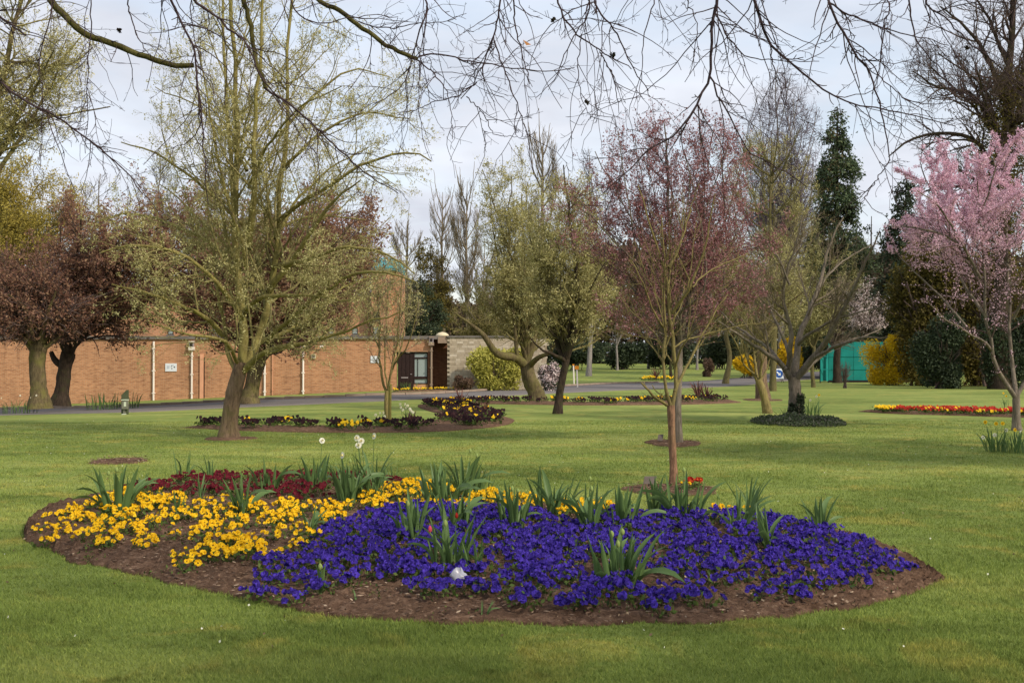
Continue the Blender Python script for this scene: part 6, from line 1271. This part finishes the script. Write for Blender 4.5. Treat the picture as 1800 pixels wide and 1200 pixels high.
# white plastic litter in the bed
rg = np.random.default_rng(70); b_ = Gh(806, 1022, .1); z = bed_h(b_[0], b_[1]); n = 14; V = []
for i, f in enumerate(np.linspace(0, 1, 9)):
    for j in range(n):
        a = j * 2 * math.pi / n; r_ = .055 * math.sin(.25 + f * 2.75) ** .6 * (1 + .22 * math.sin(3 * a + f * 4) + .12 * math.sin(5 * a - f * 7) + rg.normal() * .06); V.append((b_[0] + r_ * math.cos(a), b_[1] + r_ * .8 * math.sin(a), z + .002 + f * .095 + rg.normal() * .006 + .02 * math.sin(a * 2) * f))
Q = [(i * n + j, i * n + (j + 1) % n, i * n + n + (j + 1) % n, i * n + n + j) for i in range(8) for j in range(n)]
tag(mobj('plastic_bag', np.array(V), [np.array(Q), np.array([[8 * n + j for j in range(n)]])], M['plastic'], smooth=True), 'crumpled white plastic litter among the tulips at the front of the bed', 'litter')
# a few flowers at the rust-barked tree
for px, py, c in ((1214, 862, 'red'), (1222, 860, 'red'), (1205, 864, 'yellow')):
    b_ = G(px, py); plant(c, b_[0], b_[1], b_[2] + .02, 7, {'red': 'red-flowered primula beside the rust-barked trunk', 'yellow': 'yellow-flowered primula beside the rust-barked trunk'}[c], 'primulas at the rust-barked tree', .07)
b_ = G(1175, 862); V, Q = tubes([[b_[0] - .15, b_[1] - .1, .16], [b_[0], b_[1] - .1, .13], [b_[0] + .1, b_[1] - .1, .1]], [.008, .006, .004], 5); 

# mulch chips and twigs on the soil
def chips(name, pts, sz, label):
    n = len(pts); rg_ = np.random.default_rng(71); V, Q = leaves_at(rg_, pts, sz, 0, .45); V = V.reshape(-1, 4, 3); c_ = V.mean(1, keepdims=True); V[:, :, 2] = c_[:, :, 2] + (V[:, :, 2] - c_[:, :, 2]) * .35; tag(mobj(name, V.reshape(-1, 3), Q, M['mulch']), label, 'mulch', kind='stuff')
n = 26000; x = rng.uniform(-4.6, 4.6, n * 2); y = rng.uniform(6.5, 17, n * 2); k_ = inpoly(x, y, bedpoly) & (rng.random(n * 2) < np.clip(1.2 - (y - 6.5) / 14, .2, 1)); x, y = x[k_], y[k_]
zz = np.array([bed_h(a, b_) for a, b_ in zip(x, y)]) if len(x) < 60000 else 0
chips('mulch_chips', np.stack([x, y, zz + .012 + rng.random(len(x)) * .012], 1), (.014, .06), 'bark chips and crumbs scattered over the soil of the oval bed')
pts = []
for px, py, rx, ry in discs[:4]:
    c_ = G(px, py); a = rng.uniform(0, 6.28, 350); r_ = np.sqrt(rng.random(350)); xx, yy_ = c_[0] + rx * r_ * np.cos(a), c_[1] + ry * r_ * np.sin(a); pts.append(np.stack([xx, yy_, gz(xx, yy_) + .04], 1))
chips('pit_litter', np.concatenate(pts), (.03, .07), 'dead leaves and chips lying in the soil rings under the trees')
# seedlings / low weeds on the soil margin
n = 900; x = rng.uniform(-4.4, 4.4, n * 3); y = rng.uniform(7, 14, n * 3); k_ = inpoly(x, y, bedpoly); x, y = x[k_], y[k_]; cl = np.sin(x * 5.1) * np.sin(y * 4.3) > .45; x, y = x[cl], y[cl]
x = np.repeat(x, 5) + rng.normal(size=len(x) * 5) * .03; y = np.repeat(y, 5) + rng.normal(size=len(y) * 5) * .03
V, Q = leaves_at(np.random.default_rng(72), np.stack([x, y, np.array([bed_h(a, b_) for a, b_ in zip(x, y)]) + .012], 1), (.012, .03), .4, .6); tag(mobj('weeds', V, Q, M['pansy_leaf']), 'tiny green weeds sprouting between the pansies', 'weeds', kind='stuff')

# ------------------------------------------------------------------ grass blades on the near lawn
rg = np.random.default_rng(80); n = 550000; u_ = rg.random(n); e_ = -.35; Y0, Y1 = 5.35, 30.0
y = (Y0 ** e_ + u_ * (Y1 ** e_ - Y0 ** e_)) ** (1 / e_); x = rg.uniform(-1, 1, n) * (.475 * y + .25)
out_ = ~inpoly(x, y, bedpoly)
for px, py, rx, ry in discs:
    c_ = G(px, py); out_ &= ((x - c_[0]) / rx) ** 2 + ((y - c_[1]) / ry) ** 2 > .93
# skip under the curved bed
for S_ in (SC, RB):
    pl = np.vstack([S_[1][:, :2], S_[2][::-1, :2]]); m_ = (y > 22); o2 = np.ones(n, bool); o2[m_] = ~inpoly(x[m_], y[m_], pl); out_ &= o2
x, y = x[out_], y[out_]; n = len(x); a = rg.uniform(0, 6.28, n); hgt = rg.uniform(.014, .034, n) * (1 + .25 * np.sin(x * 2.3) * np.sin(y * 1.7)); wd = (.0016 + .00022 * y) * rg.uniform(.7, 1.3, n); ln_ = rg.normal(size=(n, 2)) * .014
zb = gz(x, y) - .002; b0 = np.stack([x - np.cos(a) * wd, y - np.sin(a) * wd, zb], 1); b1 = np.stack([x + np.cos(a) * wd, y + np.sin(a) * wd, zb], 1); tp_ = np.stack([x + ln_[:, 0], y + ln_[:, 1], zb + hgt], 1)
V = np.stack([b0, b1, tp_], 1).reshape(-1, 3); tag(mobj('grass', V, np.arange(3 * n).reshape(n, 3), M['blade']), 'short mown lawn grass round the oval bed', 'grass', kind='stuff')
# small daisies and fallen leaves on the lawn
n = 260; y = rg.uniform(6.2, 26, n); x = rg.uniform(-.45, .45, n) * y; k_ = ~inpoly(x, y, bedpoly); V, Q = leaves_at(rg, np.stack([x[k_], y[k_], gz(x[k_], y[k_]) + .022], 1), (.015, .035), .1, .6); tag(mobj('fallen_leaves', V, Q, M['mulch']), 'scattered dry leaves on the near lawn', 'leaves', kind='stuff')

n = 500; y = rg.uniform(6.2, 32, n); x = rg.uniform(-.45, .45, n) * y; k_ = ~inpoly(x, y, bedpoly) & (np.sin(x * 1.3 + 2) * np.sin(y * .9) > -.1); x, y = x[k_], y[k_]
V, Q = leaves_at(rg, np.stack([x, y, gz(x, y) + .034], 1), (.012, .02), .1, 1.0); tag(mobj('daisies', V, Q, M['petal_white']), 'tiny white daisies dotted over the lawn', 'daisies', kind='stuff')
